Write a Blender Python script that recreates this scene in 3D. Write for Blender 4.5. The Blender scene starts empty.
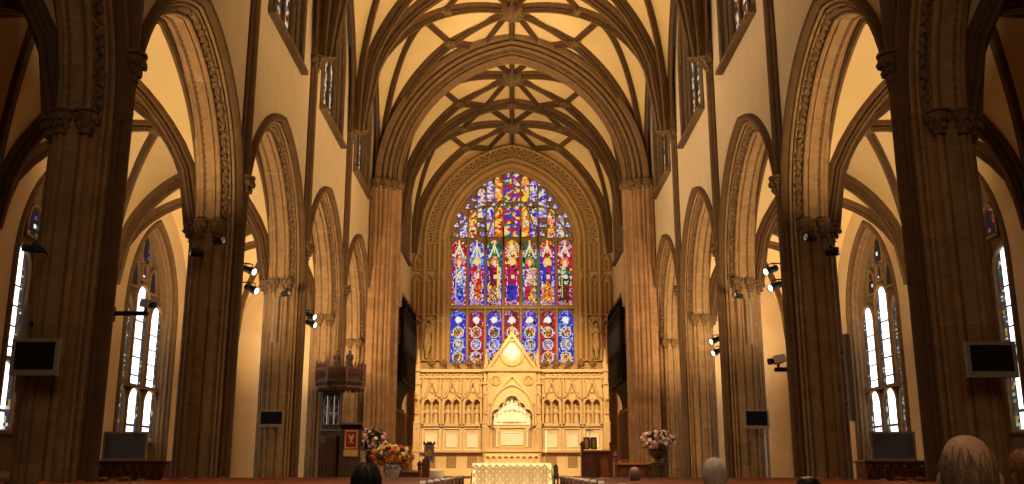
import bpy, bmesh, math, random
from math import sin, cos, pi, sqrt, atan2, acos, radians, tan
from mathutils import Vector, Matrix
random.seed(7)
C = bpy.context.scene.collection
W = 5.6          # half width of the nave in metres
E = 1.2          # eye height
PITCH = radians(13.4); FPX = 950.0
def P(x, y, z): return Vector((x*W, y*W, E + z*W))
def UP(px, py, Y):
    """a point in the place at depth Y metres, read off the photograph"""
    a = (px-512)/FPX; b = (242-py)/FPX
    dy = cos(PITCH)-b*sin(PITCH); dz = sin(PITCH)+b*cos(PITCH)
    k = Y/dy
    return Vector((a*k, Y, E+dz*k))
def srgb(r, g, b):
    def f(c):
        c /= 255.0
        return c/12.92 if c <= .04045 else ((c+.055)/1.055)**2.4
    return (f(r), f(g), f(b))

# ------------------------------------------------------------------ materials
def nt(name):
    m = bpy.data.materials.new(name); m.use_nodes = True
    t = m.node_tree; b = t.nodes['Principled BSDF']
    return m, t, b
def pmat(name, c1, c2=None, scale=3.0, rough=.8, bump=.15, metal=0.0, courses=0.0, stretch=(1,1,1), spec=.3, blocks=0.0):
    """procedural two tone material; courses = height of ashlar courses in metres"""
    m, t, b = nt(name); N = t.nodes; L = t.links
    c2 = c2 or tuple(x*.75 for x in c1)
    tc = N.new('ShaderNodeNewGeometry')
    mp = N.new('ShaderNodeMapping'); mp.inputs['Scale'].default_value = stretch
    L.new(tc.outputs['Position'], mp.inputs['Vector'])
    n = N.new('ShaderNodeTexNoise'); n.inputs['Scale'].default_value = scale; n.inputs['Detail'].default_value = 6
    L.new(mp.outputs['Vector'], n.inputs['Vector'])
    r = N.new('ShaderNodeValToRGB'); r.color_ramp.elements[0].position = .35; r.color_ramp.elements[1].position = .68
    r.color_ramp.elements[0].color = (*c2, 1); r.color_ramp.elements[1].color = (*c1, 1)
    L.new(n.outputs['Fac'], r.inputs['Fac'])
    col = r.outputs['Color']; hgt = n.outputs['Fac']
    if courses:
        sx = N.new('ShaderNodeSeparateXYZ'); L.new(tc.outputs['Position'], sx.inputs[0])
        dv = N.new('ShaderNodeMath'); dv.operation = 'DIVIDE'; dv.inputs[1].default_value = courses; L.new(sx.outputs['Z'], dv.inputs[0])
        fl = N.new('ShaderNodeMath'); fl.operation = 'FLOOR'; L.new(dv.outputs[0], fl.inputs[0])
        fr = N.new('ShaderNodeMath'); fr.operation = 'FRACT'; L.new(dv.outputs[0], fr.inputs[0])
        # block tone per course and per coarse cell
        vs = N.new('ShaderNodeVectorMath'); vs.operation = 'SCALE'; vs.inputs['Scale'].default_value = 1.3; L.new(tc.outputs['Position'], vs.inputs[0])
        vf = N.new('ShaderNodeVectorMath'); vf.operation = 'FLOOR'; L.new(vs.outputs[0], vf.inputs[0])
        s2 = N.new('ShaderNodeSeparateXYZ'); L.new(vf.outputs[0], s2.inputs[0])
        cb = N.new('ShaderNodeCombineXYZ'); L.new(s2.outputs['X'], cb.inputs['X']); L.new(s2.outputs['Y'], cb.inputs['Y']); L.new(fl.outputs[0], cb.inputs['Z'])
        wn = N.new('ShaderNodeTexWhiteNoise'); L.new(cb.outputs[0], wn.inputs['Vector'])
        mr = N.new('ShaderNodeMapRange'); mr.inputs['To Min'].default_value = .88; mr.inputs['To Max'].default_value = 1.10; L.new(wn.outputs['Value'], mr.inputs['Value'])
        lt = N.new('ShaderNodeMath'); lt.operation = 'LESS_THAN'; lt.inputs[1].default_value = .035; L.new(fr.outputs[0], lt.inputs[0])
        jm = N.new('ShaderNodeMath'); jm.operation = 'MULTIPLY'; jm.inputs[1].default_value = .22; L.new(lt.outputs[0], jm.inputs[0])
        ad = N.new('ShaderNodeMath'); ad.operation = 'ADD'; L.new(mr.outputs[0], ad.inputs[0]); L.new(jm.outputs[0], ad.inputs[1])
        hs = N.new('ShaderNodeHueSaturation'); L.new(ad.outputs[0], hs.inputs['Value']); L.new(col, hs.inputs['Color'])
        col = hs.outputs['Color']
    L.new(col, b.inputs['Base Color'])
    b.inputs['Roughness'].default_value = rough; b.inputs['Metallic'].default_value = metal
    b.inputs['Specular IOR Level'].default_value = spec
    if bump:
        bp = N.new('ShaderNodeBump'); bp.inputs['Strength'].default_value = bump; bp.inputs['Distance'].default_value = .02
        L.new(hgt, bp.inputs['Height']); L.new(bp.outputs['Normal'], b.inputs['Normal'])
    return m
def glassmat(name, strength, gloss=.8):
    m, t, b = nt(name); N = t.nodes; L = t.links
    a = N.new('ShaderNodeAttribute'); a.attribute_name = 'Col'
    L.new(a.outputs['Color'], b.inputs['Emission Color']); b.inputs['Emission Strength'].default_value = strength
    b.inputs['Base Color'].default_value = (.02, .02, .025, 1); b.inputs['Roughness'].default_value = gloss
    b.inputs['Specular IOR Level'].default_value = 0.0
    return m
M = {}
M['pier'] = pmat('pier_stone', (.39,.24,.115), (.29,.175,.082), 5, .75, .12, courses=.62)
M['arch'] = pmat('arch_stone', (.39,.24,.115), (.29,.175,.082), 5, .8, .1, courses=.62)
M['boss'] = pmat('boss_stone', (.20,.12,.055), (.12,.07,.032), 12, .8, .3)
M['foliage'] = pmat('carved_stone', (.24,.145,.07), (.14,.082,.04), 12, .8, .3)
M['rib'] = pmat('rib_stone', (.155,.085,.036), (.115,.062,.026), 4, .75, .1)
M['web'] = pmat('vault_plaster', (.80,.60,.31), (.75,.55,.28), 1.2, .9, .05)
M['plaster'] = pmat('wall_plaster', (.72,.56,.34), (.68,.52,.31), 1.5, .9, .04)
M['aisleplaster'] = pmat('aisle_plaster', (.68,.50,.30), (.62,.45,.26), 1.5, .9, .04)
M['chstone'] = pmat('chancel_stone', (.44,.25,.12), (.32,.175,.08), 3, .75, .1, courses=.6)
M['darkframe'] = pmat('window_stone', (.17,.105,.055), (.12,.075,.04), 6, .75, .1)
M['winstone'] = pmat('tracery_stone', (.36,.24,.12), (.28,.18,.085), 6, .75, .1)
M['winstone2'] = pmat('aisle_tracery_stone', (.25,.155,.08), (.19,.115,.06), 6, .75, .1)
M['lead'] = pmat('leaded_dark_glass', (.035,.02,.015), (.02,.012,.01), 20, .4, .05)
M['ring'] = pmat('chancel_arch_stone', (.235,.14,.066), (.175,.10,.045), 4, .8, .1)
M['eastpanel'] = pmat('east_wall_stone', (.46,.285,.12), (.38,.225,.09), 4, .8, .1)
M['reredos'] = pmat('reredos_caen_stone', (.72,.53,.28), (.62,.44,.215), 9, .7, .25)
M['relief'] = pmat('white_alabaster', (.90,.84,.70), (.84,.76,.6), 10, .55, .2)
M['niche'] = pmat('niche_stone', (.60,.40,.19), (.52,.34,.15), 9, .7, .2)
M['oak'] = pmat('dark_oak', (.085,.045,.022), (.045,.024,.012), 6, .45, .12, stretch=(3,3,.4), spec=.4)
M['ebony'] = pmat('blackened_oak', (.012,.007,.005), (.007,.004,.003), 6, .75, .1, spec=.08)
M['pew'] = pmat('red_brown_pew_wood', (.33,.09,.034), (.21,.055,.02), 5, .28, .05, stretch=(.4,3,3), spec=.5)
M['mahog'] = pmat('carved_mahogany', (.17,.055,.025), (.09,.03,.014), 7, .4, .1, spec=.4)
M['floor'] = pmat('floor_tile', (.16,.10,.065), (.11,.07,.045), 2, .4, .05)
M['black'] = pmat('black_metal', (.018,.018,.018), (.012,.012,.012), 8, .45, .03)
M['screen'] = pmat('black_screen_glass', (.012,.013,.014), (.01,.011,.012), 4, .18, 0, spec=.5)
M['bluescreen'] = pmat('slate_blue_screen', (.12,.15,.20), (.10,.13,.18), 4, .3, 0, spec=.5)
M['bezel'] = pmat('grey_plastic', (.33,.28,.22), (.29,.245,.19), 8, .5, .03)
M['silver'] = pmat('silver_plastic', (.34,.27,.2), (.28,.22,.16), 8, .4, .02)
M['white'] = pmat('white_paint', (.75,.72,.66), (.68,.64,.58), 6, .5, .02)
M['brass'] = pmat('brass', (.72,.48,.16), (.55,.34,.1), 9, .3, .03, metal=.9)
M['chrome'] = pmat('silver_metal', (.6,.6,.62), (.45,.45,.47), 9, .25, .03, metal=.9)
M['linen'] = pmat('white_altar_linen', (.74,.68,.54), (.68,.61,.47), 14, .85, .1)
M['gold'] = pmat('gold_fabric', (.62,.40,.08), (.5,.3,.05), 14, .6, .1)
M['red'] = pmat('crimson_fabric', (.30,.012,.02), (.22,.01,.016), 14, .75, .1)
M['blue'] = pmat('blue_fabric', (.16,.25,.42), (.12,.19,.34), 14, .75, .1)
M['carpet'] = pmat('red_carpet', (.20,.04,.03), (.15,.03,.02), 30, .95, .1)
G_GREAT = glassmat('great_window_glass', .95)
G_WHITE = glassmat('aisle_window_glass', 3.0)
G_CLER = glassmat('clerestory_glass', .8)

# ------------------------------------------------------------------ mesh kit
def super_r(d, r, p=2.45):
    q = (abs(d.x/r[0])**p+abs(d.y/r[1])**p+abs(d.z/r[2])**p)**(-1/p); return d*q
class MB:
    def __init__(s): s.v = []; s.f = []; s.c = None; s.mi = []
    def add(s, vs, fs):
        o = len(s.v); s.v.extend(Vector(v) for v in vs); s.f.extend(tuple(o+i for i in f) for f in fs); return s
    def bx(s, x0, x1, y0, y1, z0, z1):
        return s.add([(x0,y0,z0),(x1,y0,z0),(x1,y1,z0),(x0,y1,z0),(x0,y0,z1),(x1,y0,z1),(x1,y1,z1),(x0,y1,z1)],
              [(0,3,2,1),(4,5,6,7),(0,1,5,4),(1,2,6,5),(2,3,7,6),(3,0,4,7)])
    def cbox(s, c, sx, sy, sz, mat=None, bev=0.0):
        """box about a centre, with bevelled vertical/top edges when bev"""
        hx, hy, hz = sx/2, sy/2, sz/2
        if bev:
            vs = []
            for (dx, dy, dz) in [(0,0,0)]:
                pass
            rings = []
            for z, ins in ((-hz, bev), (-hz+bev, 0), (hz-bev, 0), (hz, bev)):
                a, b = hx-ins, hy-ins; k = bev
                rings.append([(-a+k,-b,z),(a-k,-b,z),(a,-b+k,z),(a,b-k,z),(a-k,b,z),(-a+k,b,z),(-a,b-k,z),(-a,-b+k,z)])
            vs = [Vector(p) for r in rings for p in r]
            fs = [tuple(reversed(range(8)))] + [tuple(24+i for i in range(8))]
            for r in range(3):
                for i in range(8):
                    j = (i+1) % 8; fs.append((r*8+i, r*8+j, r*8+8+j, r*8+8+i))
        else:
            vs = [Vector(p) for p in [(-hx,-hy,-hz),(hx,-hy,-hz),(hx,hy,-hz),(-hx,hy,-hz),(-hx,-hy,hz),(hx,-hy,hz),(hx,hy,hz),(-hx,hy,hz)]]
            fs = [(0,3,2,1),(4,5,6,7),(0,1,5,4),(1,2,6,5),(2,3,7,6),(3,0,4,7)]
        if mat: vs = [mat @ v for v in vs]
        return s.add([Vector(c)+v for v in vs], fs)
    def sweep(s, path, N, prof, sg=1, closed=True, caps=True, loop=False):
        """profile (u along N, v along the outward in-plane normal) swept along a planar path"""
        N = Vector(N).normalized(); n = len(path); k = len(prof); vs = []
        for i in range(n):
            if loop: a, b = path[(i-1) % n], path[(i+1) % n]
            else: a, b = path[max(i-1,0)], path[min(i+1,n-1)]
            t1 = (path[i]-a); t2 = (b-path[i])
            if t1.length < 1e-9: t1 = t2
            if t2.length < 1e-9: t2 = t1
            t1 = t1.normalized(); t2 = t2.normalized()
            T = (t1+t2); T = T.normalized() if T.length > 1e-6 else t1
            m = N.cross(T)*sg
            m = m.normalized() if m.length > 1e-6 else Vector((0,0,1))
            sc = 1/max(.35, T.dot(t1))
            for (u, v) in prof: vs.append(path[i]+N*u+m*(v*sc))
        fs = []
        for i in range(n if loop else n-1):
            i2 = (i+1) % n
            for j in range(k if closed else k-1):
                j2 = (j+1) % k
                fs.append((i*k+j, i*k+j2, i2*k+j2, i2*k+j))
        if closed and caps and not loop:
            fs.append(tuple(range(k))); fs.append(tuple((n-1)*k+j for j in reversed(range(k))))
        return s.add(vs, fs)
    def tube(s, path, r, n=8, caps=True):
        path = [Vector(p) for p in path]; vs = []; fs = []
        rr = r if isinstance(r, (list, tuple)) else [r]*len(path)
        ref = None
        for i, p in enumerate(path):
            T = (path[min(i+1,len(path)-1)]-path[max(i-1,0)]).normalized()
            if ref is None or abs(ref.dot(T)) > .95:
                ref = Vector((0,0,1)) if abs(T.z) < .9 else Vector((1,0,0))
            A = T.cross(ref).normalized(); B = T.cross(A).normalized(); ref = A.cross(T)
            for j in range(n):
                an = 2*pi*j/n; vs.append(p+A*(rr[i]*cos(an))+B*(rr[i]*sin(an)))
        for i in range(len(path)-1):
            for j in range(n):
                j2 = (j+1) % n; fs.append((i*n+j, i*n+j2, (i+1)*n+j2, (i+1)*n+j))
        if caps: fs += [tuple(reversed(range(n))), tuple((len(path)-1)*n+j for j in range(n))]
        return s.add(vs, fs)
    def lathe(s, c, prof, n=16, lobes=0, amp=0.0, axis=None, ph=0.0):
        c = Vector(c); vs = []; fs = []
        R = Vector((0,0,1)).rotation_difference(Vector(axis)).to_matrix() if axis is not None else None
        for (r, z) in prof:
            for j in range(n):
                an = 2*pi*j/n; q = r*(1+amp*cos(lobes*an+ph)) if lobes else r
                v = Vector((q*cos(an), q*sin(an), z)); vs.append(c+(R @ v if R else v))
        for i in range(len(prof)-1):
            for j in range(n):
                j2 = (j+1) % n; fs.append((i*n+j, i*n+j2, (i+1)*n+j2, (i+1)*n+j))
        fs += [tuple(reversed(range(n))), tuple((len(prof)-1)*n+j for j in range(n))]
        return s.add(vs, fs)
    def prism(s, poly, z0, z1, sc0=1.0, sc1=1.0, c=(0,0)):
        k = len(poly)
        vs = [(c[0]+(x-c[0])*sc0, c[1]+(y-c[1])*sc0, z0) for x, y in poly]+[(c[0]+(x-c[0])*sc1, c[1]+(y-c[1])*sc1, z1) for x, y in poly]
        return s.add(vs, [tuple(reversed(range(k))), tuple(range(k, 2*k))]+[(i, (i+1) % k, k+(i+1) % k, k+i) for i in range(k)])
    def skull(s, c, r, n=28, m=20, p=2.45):
        """rounded head form, fuller than an ellipsoid"""
        c = Vector(c); vs = []; fs = []
        for i in range(m+1):
            th = pi*i/m
            for j in range(n):
                an = 2*pi*j/n; vs.append(c+super_r(Vector((sin(th)*cos(an), sin(th)*sin(an), cos(th))), r, p))
        for i in range(m):
            for j in range(n):
                j2 = (j+1) % n; fs.append((i*n+j, (i+1)*n+j, (i+1)*n+j2, i*n+j2))
        return s.add(vs, fs)
    def blob(s, c, r, n=8, m=5, rnd=0.0, R=None):
        c = Vector(c); r = (r,)*3 if not isinstance(r, (tuple, list, Vector)) else r
        vs = []; fs = []
        for i in range(m+1):
            th = pi*i/m
            for j in range(n):
                an = 2*pi*j/n; q = 1+random.uniform(-rnd, rnd) if 0 < i < m else 1
                v = Vector((r[0]*sin(th)*cos(an)*q, r[1]*sin(th)*sin(an)*q, r[2]*cos(th)*q)); vs.append(c+(R @ v if R else v))
        for i in range(m):
            for j in range(n):
                j2 = (j+1) % n; fs.append((i*n+j, (i+1)*n+j, (i+1)*n+j2, i*n+j2))
        return s.add(vs, fs)
    def build(s, name, mat, parent=None, loc=None, smooth=None, colors=None):
        off = Vector((0,0,0))
        if parent is not None: off = wloc(parent)
        if loc is not None: off = Vector(loc)
        me = bpy.data.meshes.new(name)
        me.from_pydata([tuple(v-off) for v in s.v], [], s.f); 
        me.materials.append(mat)
        o = bpy.data.objects.new(name, me); C.objects.link(o)
        if parent is not None: o.parent = parent; o.location = off-wloc(parent)
        else: o.location = off
        if colors:
            at = me.color_attributes.new('Col', 'FLOAT_COLOR', 'CORNER'); flat = []
            for p in me.polygons:
                flat.extend(list((*colors[p.index], 1.0))*p.loop_total)
            at.data.foreach_set('color', flat)
        if smooth:
            for p in me.polygons: p.use_smooth = True
            me.set_sharp_from_angle(angle=radians(smooth))
        bm = bmesh.new(); bm.from_mesh(me); bmesh.ops.recalc_face_normals(bm, faces=bm.faces); bm.to_mesh(me); bm.free()
        me.update()
        return o
def wloc(o):
    v = Vector((0,0,0))
    while o is not None: v = v+o.location; o = o.parent
    return v
def tag(o, label=None, cat=None, group=None, kind=None):
    if label: o['label'] = label
    if cat: o['category'] = cat
    if group: o['group'] = group
    if kind: o['kind'] = kind
    return o
def thing(name, loc, label, cat, group=None, rz=0.0):
    o = bpy.data.objects.new(name, None); C.objects.link(o); o.location = loc; o.rotation_euler = (0,0,rz)
    o.empty_display_size = .1
    return tag(o, label, cat, group)
def copytree(o, parent=None, loc=None):
    c = o.copy(); C.objects.link(c)
    if parent is not None: c.parent = parent
    if loc is not None: c.location = loc
    for ch in list(o.children): copytree(ch, c)
    return c

# ------------------------------------------------------------------ curves
def parch(a, c, n=20):
    """two centred pointed arch, half span a, centre offset c: (t, z) from -a over the apex to +a"""
    R = a+c; th0 = acos(-c/R); pts = []
    for i in range(n+1):
        th = pi+(th0-pi)*i/n; pts.append((c+R*cos(th), R*sin(th)))
    pts[-1] = (0.0, pts[-1][1])
    return pts+[(-t, z) for t, z in reversed(pts[:-1])]
def c_for(a, h): return (h*h-a*a)/(2*a)
def arcpts(cx, cy, r, a0, a1, k):
    return [(cx+r*cos(radians(a0+(a1-a0)*i/k)), cy+r*sin(radians(a0+(a1-a0)*i/k))) for i in range(k+1)]

# vault section of the nave
ZS, ZC = 2.06, 3.20
def fz(x):
    x = abs(x)
    c = .0725; R = 1.0525
    return 2.15+sqrt(max(0, R*R-(x+c)**2))
def ell(u):            # quarter rise, u 0 at the springer, 1 at the crown
    u = min(max(u,0),1); return sqrt(max(0, 1-(1-u)**2))
def pt4(u, k=1.3):     # pointed quarter rise
    s = 1-min(max(u,0),1); c = (k*k-1)/2; R = 1+c
    return sqrt(max(0, R*R-(s+c)**2))/k
NSEG = 16
def seq(n=NSEG): return [i/n for i in range(n+1)]

def ribprof(w, d):
    return [(-w*.5, .02), (-w*.5, -d*.30), (-w*.42, -d*.38), (-w*.24, -d*.34), (-w*.22, -d*.52), (-w*.34, -d*.58), (-w*.34, -d*.70), (-w*.14, -d*.70), (-w*.20, -d*.9), (-w*.08, -d),
            (w*.08, -d), (w*.20, -d*.9), (w*.14, -d*.70), (w*.34, -d*.70), (w*.34, -d*.58), (w*.22, -d*.52), (w*.24, -d*.34), (w*.42, -d*.38), (w*.5, -d*.30), (w*.5, .02)]
def rib(parent, pts, w, d, name='rib'):
    mb = MB(); path = [P(*p) for p in pts]
    h = (path[-1]-path[0]); h.z = 0; h.normalize()
    N = Vector((-h.y, h.x, 0))
    sg = 1 if N.cross(h).z > 0 else -1
    # T x N outward must point up
    mb.sweep(path, N, [(u*W, v*W) for u, v in ribprof(w, d)], sg=sg)
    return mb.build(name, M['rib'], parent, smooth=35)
def boss(parent, p, r, name='boss'):
    mb = MB(); c = P(*p); r *= W
    mb.lathe(c, [(r*.5, .1*r), (r*.95, 0), (r, -.25*r), (r*.8, -.5*r), (r*.45, -.7*r), (r*.15, -.78*r)], 16, 8, .14)
    for i in range(8):
        a = 2*pi*i/8+.2
        mb.blob(c+Vector((cos(a)*r*.72, sin(a)*r*.72, -.42*r)), (r*.26, r*.26, r*.24), 6, 4, .15)
    mb.blob(c+Vector((0,0,-.7*r)), (r*.3, r*.3, r*.2), 8, 4, .1)
    return mb.build(name, M['boss'], parent, smooth=50)
def ruled(mb, A, B, n=3):
    """web surface between two curves of the same number of points"""
    k = len(A); vs = []; fs = []
    for i in range(k):
        for j in range(n+1): vs.append(P(*A[i]).lerp(P(*B[i]), j/n))
    for i in range(k-1):
        for j in range(n):
            a = i*(n+1)+j; fs.append((a, a+1, a+n+2, a+n+1))
    mb.add(vs, fs)

def nave_bay(name, yc, L, label, first_transverse=True):
    """one bay of the star vault: webs, and every rib and boss a part"""
    root = thing(name, P(0, yc, ZC), label, 'vault'); root['kind'] = 'structure'
    web = MB(); S = .985
    xb = .4565
    for sx in (-1, 1):
        A0 = (sx*1.0, yc, 3.05)
        Pn = (sx*.62, yc, 3.11)
        for sy in (-1, 1):
            def diag(x): return (sx*x, yc+sy*L*x/S, fz(x))
            dg = [diag(S*q) for q in seq()] ; dg[-1] = (sx*S, yc+sy*L, ZS)
            tr = [(sx*S*q, yc+sy*L, fz(S*q)) for q in seq()]; tr[-1] = (sx*S, yc+sy*L, ZS)
            dB = [diag(xb+(S-xb)*q) for q in seq()]; dB[-1] = (sx*S, yc+sy*L, ZS)
            T = []
            for q in seq():
                u = 1-q
                T.append((sx*(.62+(S-.62)*q), yc+sy*L*q, ZS+(3.11-ZS)*ell(u)))
            wl = [(sx*1.0, yc+sy*L*q, ZS+(3.05-ZS)*pt4(1-q, 1.4)) for q in seq()]
            ruled(web, dg, tr); ruled(web, dB, T); ruled(web, T, wl)
            B = diag(xb); Q = (sx*.235, yc+sy*L, fz(.235)); Cc = (0, yc, ZC)
            web.add([P(*Cc), P(*B), P(*Pn)], [(0,1,2)])
            rib(root, dg, .046, .066); rib(root, T, .038, .054)
            rib(root, wl, .032, .044, 'wall_rib')
            rib(root, [B, ((B[0]+Q[0])/2, (B[1]+Q[1])/2, (B[2]+Q[2])/2), Q], .030, .046, 'lierne')
            rib(root, [B, Pn], .030, .046, 'lierne'); rib(root, [Cc, Q], .030, .046, 'lierne')
            boss(root, (B[0], B[1], B[2]-.02), .05)
            boss(root, (Q[0], Q[1], Q[2]-.02), .04)
        rib(root, [Pn, A0], .034, .045, 'ridge_rib')
        boss(root, (Pn[0], Pn[1], Pn[2]-.02), .04)
    rib(root, [(0, yc-L, ZC), (0, yc, ZC), (0, yc+L, ZC)], .04, .055, 'ridge_rib')
    if first_transverse:
        tp = [(x, yc-L, z) for x, z in [(S*(2*q-1), fz(S*(2*q-1))) for q in seq(32)]]
        tp = [(-S, yc-L, ZS)]+tp+[(S, yc-L, ZS)]
        rib(root, tp, .070, .085, 'transverse_rib')
        boss(root, (0, yc-L, ZC-.05), .05)
    boss(root, (0, yc, ZC-.03), .095)
    web.build('web', M['web'], root, smooth=40)
    return root

# ------------------------------------------------------------------ arcade
HALF = .55                       # half bay
ARC_C = .11                      # arch centre offset
ZI = .88                         # arcade springing
XPC = 1.10                       # pier centre line
def roll(cn, cl, r, a0, a1, k=6): return arcpts(cn, cl, r, a0, a1, k)
def half_profile():
    return [(.085,.014), (.099,.016), (.103,.024), (.099,.032), (.086,.034), (.078,.032),
        (.080,.038), (.087,.042), (.088,.049), (.082,.055), (.074,.053), (.066,.048),
        (.066,.056), (.072,.060), (.073,.067), (.067,.073), (.059,.071), (.054,.066),
        (.049,.067), (.042,.072), (.038,.080), (.036,.088), (.031,.088), (.030,.093),
        (.036,.096), (.036,.103), (.030,.108), (.021,.108), (.015,.102), (.013,.095), (.010,.095), (.009,.104), (-.034,.104), (-.035,.095), (-.038,.095),
        (-.040,.104), (-.045,.110), (-.053,.110), (-.059,.104), (-.059,.097), (-.062,.088),
        (-.068,.092), (-.075,.090), (-.077,.083), (-.074,.076), (-.080,.070), (-.088,.072), (-.093,.066), (-.091,.058), (-.088,.052),
        (-.096,.048), (-.104,.038), (-.104,.02)]
PS = .78
HP = [(n*PS, l*PS) for n, l in half_profile()]
WX = XPC-.09*PS             # nave face of the wall
def pier_outline():
    h = HP; a = [(n, -l) for n, l in h]          # camera side (toward -Y), nave to aisle
    nave_tip = [(.092,.014)]+[(PS*(.108+.02*cos(radians(t))), PS*.02*sin(radians(t))) for t in (100, 70, 40, 10, -10, -40, -70, -100)]+[(.092,-.014)]
    ais = [(PS*(-.110+.024*cos(radians(t))), PS*.024*sin(radians(t))) for t in (-100, -130, -160, 180, 160, 130, 100)]
    return nave_tip[1:-1]+a+ais+[(n, -l) for n, l in reversed(a)]
PO = pier_outline()
def capital(mb, c, r, h, lob=7):
    c = Vector(c)
    mb.lathe(c, [(r*.95,-.1*h), (r*1.2,-.06*h), (r*1.0,0), (r*1.1,.3*h), (r*1.65,.62*h), (r*1.9,.8*h), (r*1.6,.86*h), (r*2.0,.9*h), (r*2.0,1.0*h), (r*1.4,1.04*h)], 16)
    for i in range(lob):
        a = 2*pi*i/lob
        for zz, rr, q in ((.3, 1.25, .42), (.62, 1.65, .5)):
            mb.blob(c+Vector((cos(a+zz*2)*r*rr, sin(a+zz*2)*r*rr, zz*h)), (r*q, r*q, h*.17), 6, 4, .25)
def pier(s, Y, label):
    """clustered pier; s = -1 left, +1 right"""
    base = P(s*XPC, Y, 0); base.z = 0
    root = thing('stone_pier', base, label, 'pier', 'clustered stone piers of the nave arcade')
    xy = [((s*(XPC-n))*W, (Y+l)*W) for n, l in PO]
    mb = MB(); mb.prism(xy, 0.5, E+ZI*W)
    mb.build('pier_shaft', M['arch'], root, smooth=40)
    mb = MB(); mb.prism(xy, 0, .32, 1.13, 1.13, (s*XPC*W, Y*W)); mb.prism(xy, .32, .52, 1.10, 1.0, (s*XPC*W, Y*W))
    mb.build('pier_base', M['pier'], root, smooth=40)
    # slim wall shaft that carries the vault
    mb = MB(); cx = s*(XPC-.108*PS)*W; cy = Y*W
    mb.tube([(cx, cy, 0.5), (cx, cy, E+2.0*W)], .02*W, 12)
    for dl in (-.022, .022):
        mb.tube([(s*(XPC-.098*PS)*W, (Y+dl)*W, 0.5), (s*(XPC-.098*PS)*W, (Y+dl)*W, E+2.0*W)], .009*W, 8)
    mb.build('wall_shaft', M['rib'], root, smooth=50)
    mb = MB(); capital(mb, P(s*(XPC-.108*PS), Y, 1.99), .022*W, .075*W); mb.build('vault_capital', M['boss'], root, smooth=45)
    mb = MB(); capital(mb, P(s*(XPC-.108*PS), Y, 1.0), .021*W, .075*W, 9)
    mb.build('carved_corbel', M['boss'], root, smooth=45)
    for dl in (-1, 1):
        for n, l, r in ((.025,.098,.015), (-.049,.101,.014)):
            mb = MB(); capital(mb, P(s*(XPC-n*PS), Y+dl*l*PS, ZI-.055), r*W, .06*W)
            mb.build('foliage_capital', M['foliage'], root, smooth=45)
    mb = MB(); capital(mb, P(s*(XPC+.105*PS), Y, ZI-.055), .024*W, .06*W, 9); mb.build('aisle_capital', M['foliage'], root, smooth=45)
    return root
def arcade_arch(s, yc, label, seg=18):
    root = thing('arcade_arch', P(s*XPC, yc, ZI), label, 'arch', 'pointed arches of the nave arcade')
    vs = []; fs = []; rows = 2*seg+1
    for n, l in HP:
        for t, z in parch(HALF-l, ARC_C, seg): vs.append(P(s*(XPC-n), yc+t, ZI+z))
    for i in range(len(HP)-1):
        for j in range(rows-1):
            a = i*rows+j; fs.append((a, a+1, a+rows+1, a+rows))
    mb = MB(); mb.add(vs, fs); mb.build('moulded_archivolt', M['arch'], root, smooth=32)
    # hood mould, darker
    mb = MB(); path = [P(s*(XPC-.092*PS), yc+t, ZI+z) for t, z in parch(HALF-.018, ARC_C, seg)]
    mb.sweep(path, (1,0,0), [(u*W, v*W) for u, v in ((-.012,-.012),(.012,-.012),(.022,-.004),(.022,.012),(.008,.018),(-.008,.018),(-.022,.012),(-.022,-.004))])
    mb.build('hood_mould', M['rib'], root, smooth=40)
    # carved foliage running in the hollow, and a small bead row on the aisle edge
    for (n, l, step, r, nm) in ((.047*PS,.076*PS,.019,.0115,'carved_foliage'), (-.036*PS,.106*PS,.026,.005,'bead_row')):
        mb = MB(); pts = parch(HALF-l, ARC_C, 60); acc = 0; k = 0
        if nm == 'bead_row':
            pts = parch(HALF-l, ARC_C, 110); mb.tube([P(s*(XPC-n), yc+t, ZI+z) for t, z in pts], [r*W*(1.0 if i % 3 == 1 else .35) for i in range(len(pts))], 6)
            mb.build(nm, M['foliage'], root, smooth=60); continue
        for i in range(1, len(pts)):
            d = sqrt((pts[i][0]-pts[i-1][0])**2+(pts[i][1]-pts[i-1][1])**2); acc += d
            if acc >= step*.62:
                acc = 0; k += 1
                c = P(s*(XPC-n+(.006 if k % 2 else -.006)*(nm == 'carved_foliage')), yc+pts[i][0], ZI+pts[i][1])
                ang = atan2(pts[i][1]-pts[i-1][1], pts[i][0]-pts[i-1][0])
                R = Matrix.Rotation(ang+(.5 if k % 2 else -.5), 3, 'X')
                mb.blob(c, (r*W, r*W*1.5, r*W*.9), 6, 4, .35, R)
                if nm == 'carved_foliage':
                    mb.blob(c+R @ Vector((0, r*W*.9, r*W*.5)), (r*W*.7, r*W*.7, r*W*.6), 5, 3, .3)
        mb.build(nm, M['foliage'], root, smooth=60)
    return root

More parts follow.
